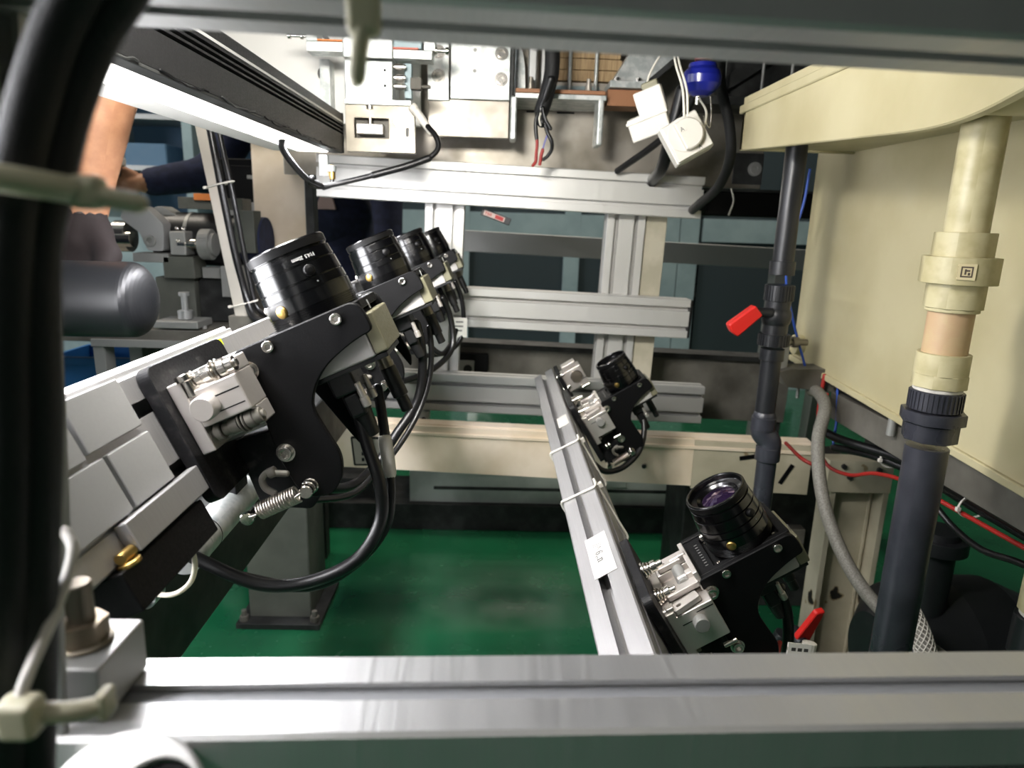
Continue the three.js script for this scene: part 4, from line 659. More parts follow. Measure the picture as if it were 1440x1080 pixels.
{ const t = thing('cable_tray', 'black cable tray running right from the top crossbar', 'tray', [0, 0, -1.62]); mesh('tray_body', span(0.45, 1.0, 0.975, 1.03, -0.03, 0.02, 0.004), M.black, t); mesh('tray_edge', span(0.45, 1.0, 1.03, 1.036, -0.03, 0.022), M.steelDark, t); mesh('tray_loop', tube([[0.53, 1.035, 0.024], [0.537, 1.01, 0.026], [0.53, 0.978, 0.024]], 0.002, 20, 6), M.wireWhite, t); }
{ // steel deck added out of view to keep ceiling light off the machine
  const t = thing('added_shade_deck', 'dark steel deck added out of view to shade the machine from above', 'deck', [0, 0, 0]); mesh('added_deck_plate', span(-0.72, 1.25, 1.60, 1.63, -2.0, -0.28), M.steelDark, t); for (const [x, z] of [[1.2, -1.98], [1.2, -0.32]]) mesh('added_deck_leg', span(x - 0.03, x + 0.03, 0, 1.598, z - 0.03, z + 0.03), M.steelDark, t); }
{ const t = thing('blue_regulator', 'dark blue round regulator with a red top hanging by the white boxes', 'regulator', [0.331, 1.19, -1.2]);
  mesh('regulator_body', lathe([[0, -0.030], [0.012, -0.030], [0.022, -0.024], [0.031, -0.012], [0.032, 0.0], [0.029, 0.008], [0.023, 0.014], [0.022, 0.02], [0.014, 0.023], [0, 0.023]], 'y', 0, 0, 0, 14), M.blue, t);
  mesh('regulator_cap', rod(0.014, 0.012, 'y', 0, 0.031, 0, 24), std({ color: 0x8a2530, roughness: 0.4, metalness: 0.3 }), t); mesh('cap_print', (() => { const g = new THREE.CylinderGeometry(0.0143, 0.0143, 0.008, 20, 1, true, -0.9, 1.8); return g.translate(0, 0.030, 0); })(), printed(128, 40, '#c9b3b0', '#5b1a20', (x) => { x.font = 'bold 34px sans-serif'; x.fillText('15 A', 24, 33); }), t, true);
  mesh('regulator_port', rod(0.006, 0.14, 'y', 0, 0.10, 0, 14), M.steelDark, t); mesh('drain_nipple', rod(0.004, 0.014, 'y', -0.004, -0.036, 0, 12), M.chrome, t);
}
function whiteBox(label, pos, turn, knob) {
  const t = thing('terminal_box', label, 'box', pos, turn);
  if (knob) {
    mesh('box_body', box(0.062, 0.062, 0.026, 0, 0, 0, 0.003), M.white, t); mesh('box_lid', box(0.058, 0.058, 0.006, 0, 0, 0.015, 0.002), M.white, t);
    mesh('dial', [rod(0.026, 0.004, 'z', -0.002, 0.004, 0.018, 40), plate((() => { const s = new THREE.Shape(); s.moveTo(-0.012, -0.016); s.lineTo(-0.012, 0.024); s.absarc(0, 0.002, 0.0235, 1.9, -2.1, true); s.closePath(); return s; })(), 0.018, 0.03, 0.002)], M.white, t);
    const A = (x) => { x.font = '44px sans-serif'; x.fillText('A', 10, 46); };
    mesh('dial_letter', printBox(0.011, 0.011, 0.0006).translate(-0.005, 0.012, 0.0303), printed(52, 52, '#cbc7be', '#333333', A), t, true); mesh('lid_letter', printBox(0.011, 0.011, 0.0006).translate(0.010, -0.022, 0.0182), printed(52, 52, '#cbc7be', '#333333', A), t, true);
  } else { mesh('box_body', [box(0.062, 0.036, 0.05, 0.0, -0.012, 0, 0.003), box(0.044, 0.04, 0.05, 0.012, 0.02, 0, 0.003)], M.white, t); mesh('box_rim', box(0.066, 0.005, 0.053, 0, -0.0, 0, 0.001), M.white, t); mesh('box_window', box(0.026, 0.03, 0.03, 0.018, 0.034, 0, 0.003), M.bodyOlive, t); }
  return t;
}
whiteBox('white stepped plastic box hanging left of the square one', [0.235, 1.118, -1.15], [0.2, -0.25, 0.42], false);
whiteBox('square white box with a round dial lettered A, hanging by wires', [0.286, 1.080, -1.1], [-0.15, -0.1, 0.53], true);
for (const [p, label] of [[[[0.236, 1.15, -1.17], [0.238, 1.18, -1.18], [0.262, 1.225, -1.2], [0.29, 1.26, -1.22]], 'thin white wire rising from the stepped box'], [[[0.279, 1.10, -1.085], [0.276, 1.15, -1.10], [0.27, 1.20, -1.14], [0.278, 1.26, -1.2]], 'left one of two white wires rising from the dial box'], [[[0.284, 1.10, -1.085], [0.282, 1.15, -1.10], [0.276, 1.20, -1.14], [0.284, 1.26, -1.2]], 'right one of two white wires rising from the dial box'], [[[0.312, 1.09, -1.1], [0.321, 1.12, -1.12], [0.327, 1.155, -1.19]], 'short pale wire between dial box and blue regulator']]) cableThing('thin_wire', label, 'wire', p, 0.0018, M.wireWhite, undefined, 40);
{ const t = thing('bead_chain', 'thin beaded chain looping below the blue regulator', 'chain', [0, 0, 0]); const c = new THREE.CatmullRomCurve3([[0.345, 1.158, -1.19], [0.343, 1.13, -1.17], [0.336, 1.105, -1.15], [0.328, 1.11, -1.14], [0.322, 1.12, -1.14]].map(v3)), l = []; for (let k = 0; k <= 34; k++) l.push(new THREE.SphereGeometry(0.0014, 6, 4).translate(...c.getPointAt(k / 34).toArray())); mesh('beads', l, M.chrome, t).userData.kind = 'stuff'; }
cableThing('black_hose', 'thick black cable from the blue regulator down to the cable tray', 'cable', [[0.378, 1.28, -1.26], [0.383, 1.197, -1.27], [0.408, 1.135, -1.28], [0.424, 1.08, -1.30], [0.428, 1.03, -1.36], [0.42, 0.995, -1.46], [0.44, 0.985, -1.57], [0.47, 0.99, -1.60]], 0.0095, M.cableRough);
cableThing('black_cable', 'black cable running from behind the dial box to the crossbar', 'cable', [[0.36, 1.21, -1.3], [0.343, 1.149, -1.35], [0.315, 1.111, -1.42], [0.257, 1.062, -1.535]], 0.007, M.cable);
cableThing('black_cable', 'broad black cable hanging behind the dial box', 'cable', [[0.345, 1.20, -1.38], [0.335, 1.12, -1.40], [0.335, 1.07, -1.45], [0.34, 1.045, -1.56]], 0.013, M.cable);
{ const t = thing('wire_bundle', 'taped black cable bundle with bare red wire ends by the shelf', 'cable', [0, 0, 0]);
  mesh('bundle_sleeve', tube([[0.098, 1.42, -1.44], [0.098, 1.30, -1.44], [0.099, 1.235, -1.44], [0.092, 1.20, -1.45], [0.083, 1.168, -1.46]], 0.015, 50, 14), M.cableRough, t);
  mesh('bundle_tape', [...tube([[0.098, 1.222, -1.435], [0.09, 1.196, -1.445], [0.082, 1.17, -1.455], [0.084, 1.145, -1.45]], 0.011, 30, 12)], M.cable, t);
  for (const p of [[[0.081, 1.175, -1.45], [0.072, 1.15, -1.45], [0.073, 1.125, -1.45], [0.075, 1.113, -1.45]], [[0.085, 1.17, -1.45], [0.088, 1.148, -1.445], [0.096, 1.125, -1.445], [0.105, 1.108, -1.445], [0.106, 1.094, -1.45], [0.098, 1.08, -1.455], [0.09, 1.074, -1.455]], [[0.084, 1.17, -1.44], [0.09, 1.15, -1.44], [0.101, 1.132, -1.44]]]) mesh('black_wire', tube(p, 0.0038, 30, 8), M.cable, t);
  mesh('white_wire', tube([[0.08, 1.16, -1.44], [0.078, 1.148, -1.44], [0.081, 1.138, -1.44]], 0.002, 14, 6), M.wireWhite, t);
  mesh('red_wire', tube([[0.075, 1.115, -1.45], [0.076, 1.10, -1.45], [0.075, 1.085, -1.45], [0.074, 1.068, -1.45], [0.069, 1.061, -1.45]], 0.0032, 20, 8), M.redWire, t); mesh('red_wire', tube([[0.088, 1.092, -1.45], [0.085, 1.08, -1.45], [0.083, 1.064, -1.45]], 0.0034, 16, 8), M.redWire, t);
  mesh('violet_wire', tube([[0.096, 1.122, -1.446], [0.091, 1.106, -1.45], [0.088, 1.092, -1.45]], 0.0018, 14, 6), std({ color: 0x6a6aa8, roughness: 0.5 }), t);
}
{ const t = thing('sensor_cable', 'black sensor cable with a pale plug looping under the slide block', 'cable', [0, 0, 0]);
  mesh('cable_run', tube([[-0.128, 1.108, -1.28], [-0.112, 1.090, -1.27], [-0.108, 1.072, -1.265], [-0.122, 1.055, -1.26], [-0.16, 1.04, -1.255], [-0.21, 1.024, -1.25], [-0.26, 1.010, -1.245], [-0.312, 0.998, -1.23], [-0.322, 1.003, -1.21], [-0.315, 1.010, -1.20]], 0.0048, 80, 10), M.cable, t);
  mesh('cable_sleeve', tube([[-0.124, 1.053, -1.259], [-0.16, 1.039, -1.254], [-0.22, 1.021, -1.249]], 0.0062, 24, 10), M.cable, t);
  mesh('plug', [rod(0.0075, 0.024, 'y', 0, 0, 0, 18), rod(0.0062, 0.03, 'y', 0, -0.024, 0, 18, 0.0075), rod(0.0085, 0.01, 'y', 0, 0.014, 0, 12)].map((g) => g.rotateZ(0.68).translate(-0.145, 1.128, -1.285)), M.white, t);
}
cableThing('black_cable', 'black cable hanging from the lamp bar to the loop beside the cream panel', 'cable', [[-0.325, 1.062, -1.08], [-0.338, 1.05, -1.12], [-0.335, 1.03, -1.16], [-0.322, 1.008, -1.2], [-0.305, 0.999, -1.22]], 0.0052, M.cable);
{ const t = thing('proximity_sensor', 'small silver cylindrical sensor at the lamp bar end', 'sensor', [-0.308, 1.03, -1.26]); mesh('sensor_body', [rod(0.008, 0.034, 'y', 0, 0.005, 0, 18), rod(0.0095, 0.01, 'y', 0.012, 0.0, 0.002, 6)], M.galv, t); mesh('sensor_plug', [rod(0.0055, 0.024, 'y', 0.014, -0.006, 0.002, 14)], M.brass, t); mesh('sensor_lead', tube([[0.014, -0.016, 0.002], [0.012, -0.028, 0.004], [0.0, -0.034, 0.01]], 0.0035, 20, 8), M.cable, t); }
// ───────────── left background: panel, machine, workers ─────────────
{ const t = thing('cream_panel', 'tall cream painted panel left of the background frame', 'panel', [0, 0, -1.78]); mesh('panel_sheet', span(-0.615, -0.485, 0.30, 1.595, -0.01, 0, 0.002), M.creamPale, t); mesh('panel_post', span(-0.484, -0.462, 0, 1.055, -0.03, 0.012, 0.003), M.steelDark, t); mesh('panel_post', span(-0.615, -0.593, 0, 0.32, -0.03, -0.0, 0.003), M.steelDark, t); }
{ const t = thing('dark_cabinet', 'black control cabinet seen between steel strip and cream panel', 'cabinet', [-0.70, 0, -2.05]); mesh('cabinet_body', span(-0.12, 0.09, 0, 1.10, -0.2, 0, 0.004), M.black, t); mesh('cabinet_door', span(-0.115, 0.085, 0.75, 1.08, 0, 0.008), M.black, t); mesh('nameplate', span(-0.02, 0.0, 1.045, 1.055, 0.008, 0.01), M.aluDull, t); mesh('cabinet_panel', span(-0.09, 0.05, 0.80, 0.98, 0.008, 0.014), M.greyCap, t); }
{ const t = thing('steel_strip', 'leaning stainless strip with cables tied to it, left', 'strip', [0, 0, -1.35]); const s = rounded([[-0.572, 1.15], [-0.546, 1.15], [-0.490, 0.75], [-0.514, 0.75]], 0.001); mesh('strip_blade', plate(s, -0.004, 0.004), std({ color: 0xd8d2c6, metalness: 0.6, roughness: 0.4, roughnessMap: R_fine }), t); mesh('strip_foot', span(-0.525, -0.475, 0.70, 0.752, -0.02, 0.012), M.steelDull, t); }
cableThing('black_cable', 'thick black cable tied along the leaning steel strip', 'cable', [[-0.548, 1.16, -1.35], [-0.538, 1.09, -1.35], [-0.524, 0.98, -1.35], [-0.506, 0.86, -1.35], [-0.492, 0.79, -1.35], [-0.472, 0.752, -1.33], [-0.44, 0.745, -1.31]], 0.0072, M.cable);
cableThing('black_cable', 'thinner black cable on the right side of the leaning strip', 'cable', [[-0.535, 1.15, -1.36], [-0.523, 1.06, -1.365], [-0.506, 0.95, -1.365], [-0.488, 0.82, -1.365], [-0.474, 0.765, -1.36], [-0.45, 0.75, -1.35]], 0.005, M.cable);
for (const [x, y, label] of [[-0.532, 1.0, 'upper white cable tie round strip and cables'], [-0.50, 0.775, 'lower white cable tie round strip and cables']]) { const t = thing('cable_tie', label, 'cable tie', [x, y, -1.352], [0, 0, 0.12]); const p = []; for (let k = 0; k < 18; k++) { const a = k / 18 * Math.PI * 2; p.push([0.026 * Math.cos(a) + 0.004, 0.004 * Math.cos(a), 0.013 * Math.sin(a)]); } mesh('tie_strap', tube(p, 0.0017, 50, 6, true), M.white, t); mesh('tie_head', box(0.007, 0.005, 0.006, -0.024, -0.003, 0.004), M.white, t); }
{ const t = thing('big_roller', 'large dark grey coated roller at the left with a rounded end', 'roller', [0, 0.826, -1.0], [0, 0.06, 0]); mesh('roller_shell', lathe([[0, -0.46], [0.052, -0.46], [0.053, -0.45], ...Array.from({ length: 13 }, (_, k) => [0.053 * Math.cos(k / 12 * Math.PI / 2), 0.432 + 0.03 * Math.sin(k / 12 * Math.PI / 2)])], 'x', -0.945, 0, 0, 48), M.rubber, t); mesh('roller_axle', rod(0.012, 0.96, 'x', -0.98, 0, 0, 20), M.steelDull, t); for (const x of [-1.43]) mesh('roller_stand', span(x - 0.02, x + 0.02, -0.826, -0.04, -0.03, 0.03), M.steelDark, t); }
{ const t = thing('machine_table', 'grey steel machine table under the roller drive, left', 'table', [0, 0, -1.55]);
  mesh('table_top', span(-1.5, -0.56, 0.665, 0.695, -0.30, 0.06, 0.002), M.steelDull, t); mesh('table_edge', span(-0.885, -0.56, 0.655, 0.672, 0.055, 0.066), M.aluDull, t); mesh('table_leg', span(-0.885, -0.86, 0, 0.66, 0.02, 0.06, 0.002), M.aluDull, t); mesh('table_leg', span(-0.60, -0.57, 0, 0.66, -0.2, -0.16), M.steelDark, t); mesh('table_leg', span(-1.48, -1.45, 0, 0.66, 0.0, 0.04), M.steelDark, t);
  mesh('side_panel', span(-0.85, -0.6, 0.12, 0.64, -0.06, -0.05), M.pillarGrey, t); mesh('panel_strip', span(-0.85, -0.82, 0.12, 0.64, -0.05, -0.02), M.aluDull, t);
  for (const x of [-0.72, -0.69, -0.65]) mesh('table_bolt', hexNut(0.006, 0.006, 'y', x, 0.698, 0.03), M.aluDull, t); }
{ const t = thing('levelling_clamp', 'small steel clamp with a bolt standing before the roller drive', 'clamp', [-0.690, 0.667, -1.52]); t.scale.setScalar(1.136); mesh('clamp_base', span(-0.05, 0.035, 0.028, 0.042, -0.04, 0.03, 0.002), M.aluDull, t);  mesh('clamp_bolt', [hexNut(0.014, 0.016, 'y', 0.0, 0.052, 0), rod(0.006, 0.045, 'y', 0, 0.068, 0, 14), rod(0.010, 0.007, 'y', 0, 0.092, 0, 18)], M.aluGrey, t); }
{ const t = thing('roller_drive', 'grey machine head with a round knurled knob and dark motor', 'machine', [0, 0, -1.6]);
  mesh('side_cheek', plate(rounded([[-0.79, 0.86], [-0.755, 0.86], [-0.75, 0.92], [-0.79, 0.958], [-0.835, 0.955], [-0.845, 0.93], [-0.805, 0.90]], 0.008), -0.02, 0.02), M.greyCap, t);
  mesh('side_cheek', plate(rounded([[-0.75, 0.862], [-0.725, 0.862], [-0.722, 0.925], [-0.78, 0.96], [-0.80, 0.955]], 0.008), -0.09, -0.04), M.aluDull, t);
  mesh('cheek_screw', screw(0.013, 0.006, 'z', -0.782, 0.882, 0.02), M.aluDull, t);
  mesh('motor_drum', lathe([[0, -0.14], [0.055, -0.14], [0.062, -0.12], [0.062, 0.02], [0.058, 0.024], [0.058, 0.05], [0.05, 0.08], [0, 0.09]], 'x', -0.66, 0.885, -0.07, 40), M.plastic, t);
  mesh('motor_band', rod(0.0632, 0.008, 'x', -0.72, 0.885, -0.07, 40), M.aluDull, t);
  mesh('motor_sleeve', rod(0.056, 0.05, 'x', -0.575, 0.885, -0.07, 36), M.navy, t);
  mesh('head_block', span(-0.735, -0.70, 0.852, 0.905, -0.02, 0.03, 0.003), M.aluDull, t); mesh('bearing_block', span(-0.755, -0.685, 0.80, 0.85, -0.04, 0.03, 0.003), M.pillarGrey, t);
  mesh('knob_shaft', [rod(0.009, 0.08, 'x', -0.69, 0.878, 0.02, 18), rod(0.0125, 0.018, 'x', -0.71, 0.878, 0.02, 6), rod(0.011, 0.012, 'x', -0.685, 0.878, 0.02, 18)], M.chrome, t);
  const kn = []; for (let k = 0; k < 40; k++) kn.push(box(0.022, 0.0025, 0.0025, 0, 0.033, 0, 0).rotateX(k / 40 * Math.PI * 2).translate(-0.655, 0.878, 0.02)); mesh('knurled_knob', [rod(0.033, 0.024, 'x', -0.655, 0.878, 0.02, 40), rod(0.026, 0.008, 'x', -0.64, 0.878, 0.02, 36), ...kn], M.aluDull, t);
  mesh('frame_box', [span(-0.75, -0.60, 0.955, 0.982, -0.12, -0.06), span(-0.60, -0.555, 0.86, 0.955, -0.05, 0.0)], M.pillarGrey, t); mesh('orange_block', span(-0.70, -0.645, 0.975, 0.99, -0.06, -0.03), M.orange, t);
  mesh('base_block', span(-0.70, -0.57, 0.696, 0.80, -0.14, -0.02, 0.003), M.steelDark, t); mesh('stand', span(-0.79, -0.70, 0.696, 0.80, -0.1, 0.0, 0.003), M.pillarGrey, t); mesh('cross_plate', [span(-0.82, -0.74, 0.835, 0.855, -0.03, 0.03), span(-0.68, -0.60, 0.80, 0.825, -0.04, 0.0), span(-0.63, -0.58, 0.76, 0.83, -0.03, 0.02)], M.aluDull, t);
  mesh('left_hub', [rod(0.035, 0.03, 'x', -0.85, 0.89, 0.0, 28), rod(0.018, 0.05, 'x', -0.845, 0.885, 0.02, 20)], M.chrome, t);
  for (const [x, y] of [[-0.715, 0.912], [-0.70, 0.912], [-0.715, 0.885]]) mesh('small_screw', screw(0.004, 0.005, 'z', x, y, 0.03), M.chrome, t);
}
{ const t = thing('blue_bin', 'blue plastic bin under the machine table, far left', 'bin', [-0.98, 0, -1.75]); mesh('bin_wall', [span(-0.22, 0.14, 0.3, 0.56, 0.0, 0.01), span(-0.22, 0.14, 0.3, 0.56, -0.25, -0.24), span(-0.22, -0.21, 0.3, 0.56, -0.24, 0), span(0.13, 0.14, 0.3, 0.56, -0.24, 0), span(-0.22, 0.14, 0.3, 0.31, -0.25, 0.01)], M.bluePlastic, t); mesh('bin_rim', span(-0.225, 0.145, 0.555, 0.575, -0.005, 0.018, 0.003), M.bluePlastic, t); mesh('bin_stand', span(-0.2, 0.12, 0, 0.3, -0.24, -0.01), M.steelDark, t); }
{ const t = thing('tool_cabinet', 'blue-grey glazed cabinet far left behind the worker', 'cabinet', [-2.1, 0, -4.4]); mesh('cabinet_body', span(-0.9, 0.75, 0, 0.9, -0.4, 0), M.tealGrey, t); for (const x of [-0.88, -0.35, 0.2, 0.72]) mesh('post', span(x - 0.03, x + 0.03, 0.9, 2.0, -0.4, 0.0), M.tealGrey, t); for (const y of [1.2, 1.5, 1.8]) mesh('shelf', span(-0.9, 0.75, y - 0.015, y + 0.015, -0.38, -0.02), M.aluGrey, t); mesh('cabinet_back', span(-0.9, 0.75, 0.9, 2.0, -0.42, -0.4), M.blueGrey, t); mesh('cabinet_top', span(-0.92, 0.77, 2.0, 2.04, -0.42, 0.02), M.tealGrey, t); for (const [x, y] of [[-0.7, 1.21], [-0.1, 1.21], [0.4, 1.51], [-0.6, 1.51]]) mesh('stored_tray', span(x - 0.12, x + 0.14, y, y + 0.14, -0.3, -0.06, 0.01), M.blueGrey, t); }

// people: one smooth skin from tapered limbs, with clothing over it
function limbs(list, lo, hi, res, blend = 0.035) {
  const size = Math.max(hi[0] - lo[0], hi[1] - lo[1], hi[2] - lo[2]) / 2, mid = [0, 1, 2].map((k) => (lo[k] + hi[k]) / 2), mc = new MarchingCubes(res, undefined, false, false, 200000);
  mc.reset(); mc.isolation = 0;
  const seg = list.map(([a, b, ra, rb]) => ({ a, d: [b[0] - a[0], b[1] - a[1], b[2] - a[2]], ra, rb: rb === undefined ? ra : rb }));
  for (const s of seg) s.l2 = s.d[0] ** 2 + s.d[1] ** 2 + s.d[2] ** 2 || 1e-9;
  for (let k = 0; k < res; k++) for (let j = 0; j < res; j++) for (let i = 0; i < res; i++) {
    const p = [mid[0] + (i - res / 2) / (res / 2) * size, mid[1] + (j - res / 2) / (res / 2) * size, mid[2] + (k - res / 2) / (res / 2) * size]; let d = 1;
    for (const s of seg) { const q = [p[0] - s.a[0], p[1] - s.a[1], p[2] - s.a[2]], t = clamp((q[0] * s.d[0] + q[1] * s.d[1] + q[2] * s.d[2]) / s.l2), e = Math.hypot(q[0] - s.d[0] * t, q[1] - s.d[1] * t, q[2] - s.d[2] * t) - (s.ra + (s.rb - s.ra) * t), h = Math.max(blend - Math.abs(d - e), 0) / blend; d = Math.min(d, e) - h * h * blend * 0.25; }
    mc.field[i + j * res + k * res * res] = -d;
  }
  mc.update();
  const n = mc.count !== undefined ? mc.count : mc.geometry.drawRange.count, g = new THREE.BufferGeometry();
  const P = Float32Array.from(mc.positionArray.slice(0, n * 3)), N = Float32Array.from(mc.normalArray.slice(0, n * 3));
  for (let i = 0; i < n; i++) for (let k = 0; k < 3; k++) P[3 * i + k] = mid[k] + P[3 * i + k] * size;
  g.setAttribute('position', new THREE.BufferAttribute(P, 3)); g.setAttribute('normal', new THREE.BufferAttribute(N, 3)); return g;
}
function hand(w, dir, side, palmN, r = 1) {                    // five-fingered hand from the wrist w: dir along the fingers, side across the palm towards the thumb
  const D = v3(dir).normalize(), S = v3(side).normalize(), N = v3(palmN).normalize(), at = (a, b, c) => v3(w).addScaledVector(D, a).addScaledVector(S, b).addScaledVector(N, c).toArray(), L = [[at(-0.02, 0, 0), at(0.035, 0.0, 0), 0.026, 0.026], [at(0.03, 0.022, 0), at(0.085, 0.026, 0.004), 0.017, 0.014], [at(0.03, 0, 0), at(0.088, 0.002, 0.003), 0.018, 0.014], [at(0.03, -0.02, 0), at(0.08, -0.022, 0.004), 0.017, 0.013]];
  for (const [b, l] of [[0.027, 0.062], [0.008, 0.070], [-0.011, 0.064], [-0.027, 0.05]]) { L.push([at(0.085, b, 0.004), at(0.085 + l * 0.55, b * 1.05, 0.014), 0.0095, 0.0088]); L.push([at(0.085 + l * 0.55, b * 1.05, 0.014), at(0.085 + l * 0.85, b * 1.05, 0.036), 0.0088, 0.0078]); }
  L.push([at(0.02, 0.024, 0.004), at(0.06, 0.052, 0.016), 0.013, 0.0105], [at(0.06, 0.052, 0.016), at(0.085, 0.056, 0.03), 0.0105, 0.009]); return L;
}
function headLimbs(c) { const [x, y, z] = c; return [[[x, y + 0.03, z - 0.015], [x, y + 0.02, z + 0.005], 0.088], [[x, y - 0.045, z + 0.028], [x, y - 0.075, z + 0.035], 0.055, 0.045], [[x, y + 0.005, z + 0.09], [x, y - 0.02, z + 0.102], 0.01, 0.014], [[x - 0.025, y - 0.052, z + 0.08], [x + 0.025, y - 0.052, z + 0.08], 0.012], [[x - 0.09, y + 0.005, z - 0.01], [x - 0.09, y - 0.03, z - 0.005], 0.014], [[x + 0.09, y + 0.005, z - 0.01], [x + 0.09, y - 0.03, z - 0.005], 0.014], [[x - 0.035, y + 0.01, z + 0.07], [x - 0.028, y + 0.01, z + 0.07], 0.014], [[x + 0.035, y + 0.01, z + 0.07], [x + 0.028, y + 0.01, z + 0.07], 0.014]]; }
function merged(parts) { return parts.map((g) => { const o = new THREE.BufferGeometry(); o.setAttribute('position', g.attributes.position); o.setAttribute('normal', g.attributes.normal); return o; }); }
function person(label, x, z, arms, mats, sleeve, extra) {
  const body = [], J = (a, b) => [x + a, b, z];
  const trunk = [[[x - 0.11, 1.36, z], [x + 0.11, 1.36, z], 0.085], [[x, 1.30, z], [x, 1.08, z], 0.135, 0.12], [[x - 0.06, 0.95, z], [x + 0.06, 0.95, z], 0.12]];
  const legs = []; for (const s of [-1, 1]) legs.push([[x + s * 0.09, 0.9, z], [x + s * 0.10, 0.48, z + 0.02], 0.088, 0.058], [[x + s * 0.10, 0.48, z + 0.02], [x + s * 0.10, 0.10, z - 0.01], 0.058, 0.04], [[x + s * 0.10, 0.05, z - 0.03], [x + s * 0.115, 0.04, z + 0.14], 0.04, 0.034]);
  const neck = [[[x, 1.40, z], [x, 1.52, z + 0.01], 0.055, 0.05]];
  const limb = []; for (const a of arms) limb.push([a.s, a.e, 0.056, 0.047], [a.e, a.w, 0.047, 0.032], [[x + Math.sign(a.s[0] - x) * 0.12, 1.37, z], a.s, 0.06, 0.055]);
  const skinG = [limbs([...trunk, ...legs, ...neck, ...limb], [x - 0.85, -0.05, z - 0.85], [x + 0.85, 1.65, z + 0.85], 110), limbs([...headLimbs([x, 1.62, z + 0.02]), [[x, 1.46, z], [x, 1.55, z + 0.01], 0.052, 0.05]], [x - 0.16, 1.44, z - 0.14], [x + 0.16, 1.78, z + 0.18], 64, 0.02), ...arms.map((a) => limbs([...hand(a.w, a.dir, a.side, a.n), [v3(a.w).addScaledVector(v3(a.e).sub(v3(a.w)).normalize(), 0.06).toArray(), a.w, 0.03, 0.027]], a.w.map((q) => q - 0.2), a.w.map((q) => q + 0.2), 96, 0.008))];
  const m = mesh('person', merged(skinG), M.skin); tag(m, label, 'person');
  const cloth = [...trunk, ...limb.slice()].map(([a, b, ra, rb]) => [a, b, ra + 0.016, (rb === undefined ? ra : rb) + 0.016]);
  const sl = arms.flatMap((a) => { const cut = (f) => v3(a.e).lerp(v3(a.w), f).toArray(), c2 = v3(a.s).lerp(v3(a.e), sleeve.upper).toArray(); return sleeve.long ? [[a.s, a.e, 0.07, 0.06], [a.e, cut(0.86), 0.06, 0.046]] : [[a.s, c2, 0.072, 0.068]]; });
  mesh('jacket', merged([limbs([...trunk.map(([a, b, ra, rb]) => [a, b, ra + 0.02, (rb === undefined ? ra : rb) + 0.022]), ...arms.map((a) => [[x + Math.sign(a.s[0] - x) * 0.12, 1.37, z], a.s, 0.075, 0.07]), ...sl], [x - 0.8, 0.7, z - 0.8], [x + 0.8, 1.6, z + 0.8], 100)]), mats.jacket, m);
  mesh('trousers', merged([limbs(legs.filter((_, i) => i % 3 < 2).map(([a, b, ra, rb]) => [a, b, ra + 0.018, rb + 0.022]).concat([[[x - 0.06, 0.95, z], [x + 0.06, 0.95, z], 0.13]]), [x - 0.55, 0.02, z - 0.55], [x + 0.55, 1.12, z + 0.55], 72)]), mats.trousers, m);
  for (const s of [-1, 1]) mesh('shoe', merged([limbs([[[x + s * 0.10, 0.055, z - 0.04], [x + s * 0.115, 0.045, z + 0.15], 0.052, 0.044]], [x + s * 0.1 - 0.16, -0.05, z - 0.12], [x + s * 0.1 + 0.16, 0.2, z + 0.24], 40)]), M.hair, m);
  mesh('hair', merged([limbs([[[x, 1.68, z - 0.02], [x, 1.66, z - 0.03], 0.093], [[x, 1.62, z - 0.05], [x, 1.58, z - 0.05], 0.07]], [x - 0.14, 1.48, z - 0.16], [x + 0.14, 1.80, z + 0.12], 48)]), M.hair, m);
  if (extra) extra(m);
  return m;
}
person('worker in a navy jacket reaching out to the left behind the machine', -0.66, -2.6, [
  { s: [-0.86, 1.34, -2.58], e: [-1.0, 1.08, -2.50], w: [-1.17, 1.035, -2.35], dir: [-0.9, -0.05, 0.25], side: [0, 1, 0], n: [-0.2, 0, 1] },
  { s: [-0.46, 1.34, -2.58], e: [-0.40, 1.06, -2.52], w: [-0.38, 0.80, -2.45], dir: [0, -1, 0.15], side: [-0.3, 0, 1], n: [-1, 0, 0] }], { jacket: M.navy, trousers: M.navy }, { long: true, upper: 1 },
  (m) => { mesh('undershirt', plate(rounded([[-0.035, 0.99], [0.035, 0.99], [0.005, 1.09]], 0.004), 0, 0.02).translate(-0.60, -0.02, -2.47), std({ color: 0xb09a94, roughness: 0.9 }), m); });
{ const t = thing('handheld_tool', 'black handheld tool with a white end in the reaching hand', 'tool', [-1.27, 1.075, -2.28], [0, 0.2, -0.1]); mesh('tool_body', box(0.12, 0.04, 0.05, 0, 0, 0, 0.008), M.plastic, t); mesh('tool_grip', box(0.03, 0.07, 0.035, -0.04, -0.035, 0, 0.008), M.plastic, t); mesh('tool_end', box(0.06, 0.03, 0.045, 0.045, 0.028, 0.002, 0.008), M.white, t); }
person('person with a bare forearm resting by the big roller, cut off by the frame', -1.08, -1.16, [
  { s: [-0.86, 1.33, -1.14], e: [-0.575, 1.17, -1.10], w: [-0.635, 0.94, -1.085], dir: [-0.15, -1, 0.1], side: [1, 0, 0], n: [0, 0, 1] },
  { s: [-1.28, 1.33, -1.14], e: [-1.34, 1.05, -1.10], w: [-1.36, 0.82, -1.04], dir: [0, -1, 0.15], side: [1, 0, 0], n: [0, 0, -1] }], { jacket: M.shirt, trousers: M.navy }, { long: false, upper: 0.55 },
  (m) => mesh('glove', merged([limbs(hand([-0.635, 0.94, -1.085], [-0.15, -1, 0.1], [1, 0, 0], [0, 0, 1]).map(([a, b, ra, rb]) => [a, b, ra + 0.006, rb + 0.006]), [-0.83, 0.72, -1.28], [-0.45, 1.06, -0.90], 80, 0.01)]), M.glove, m));
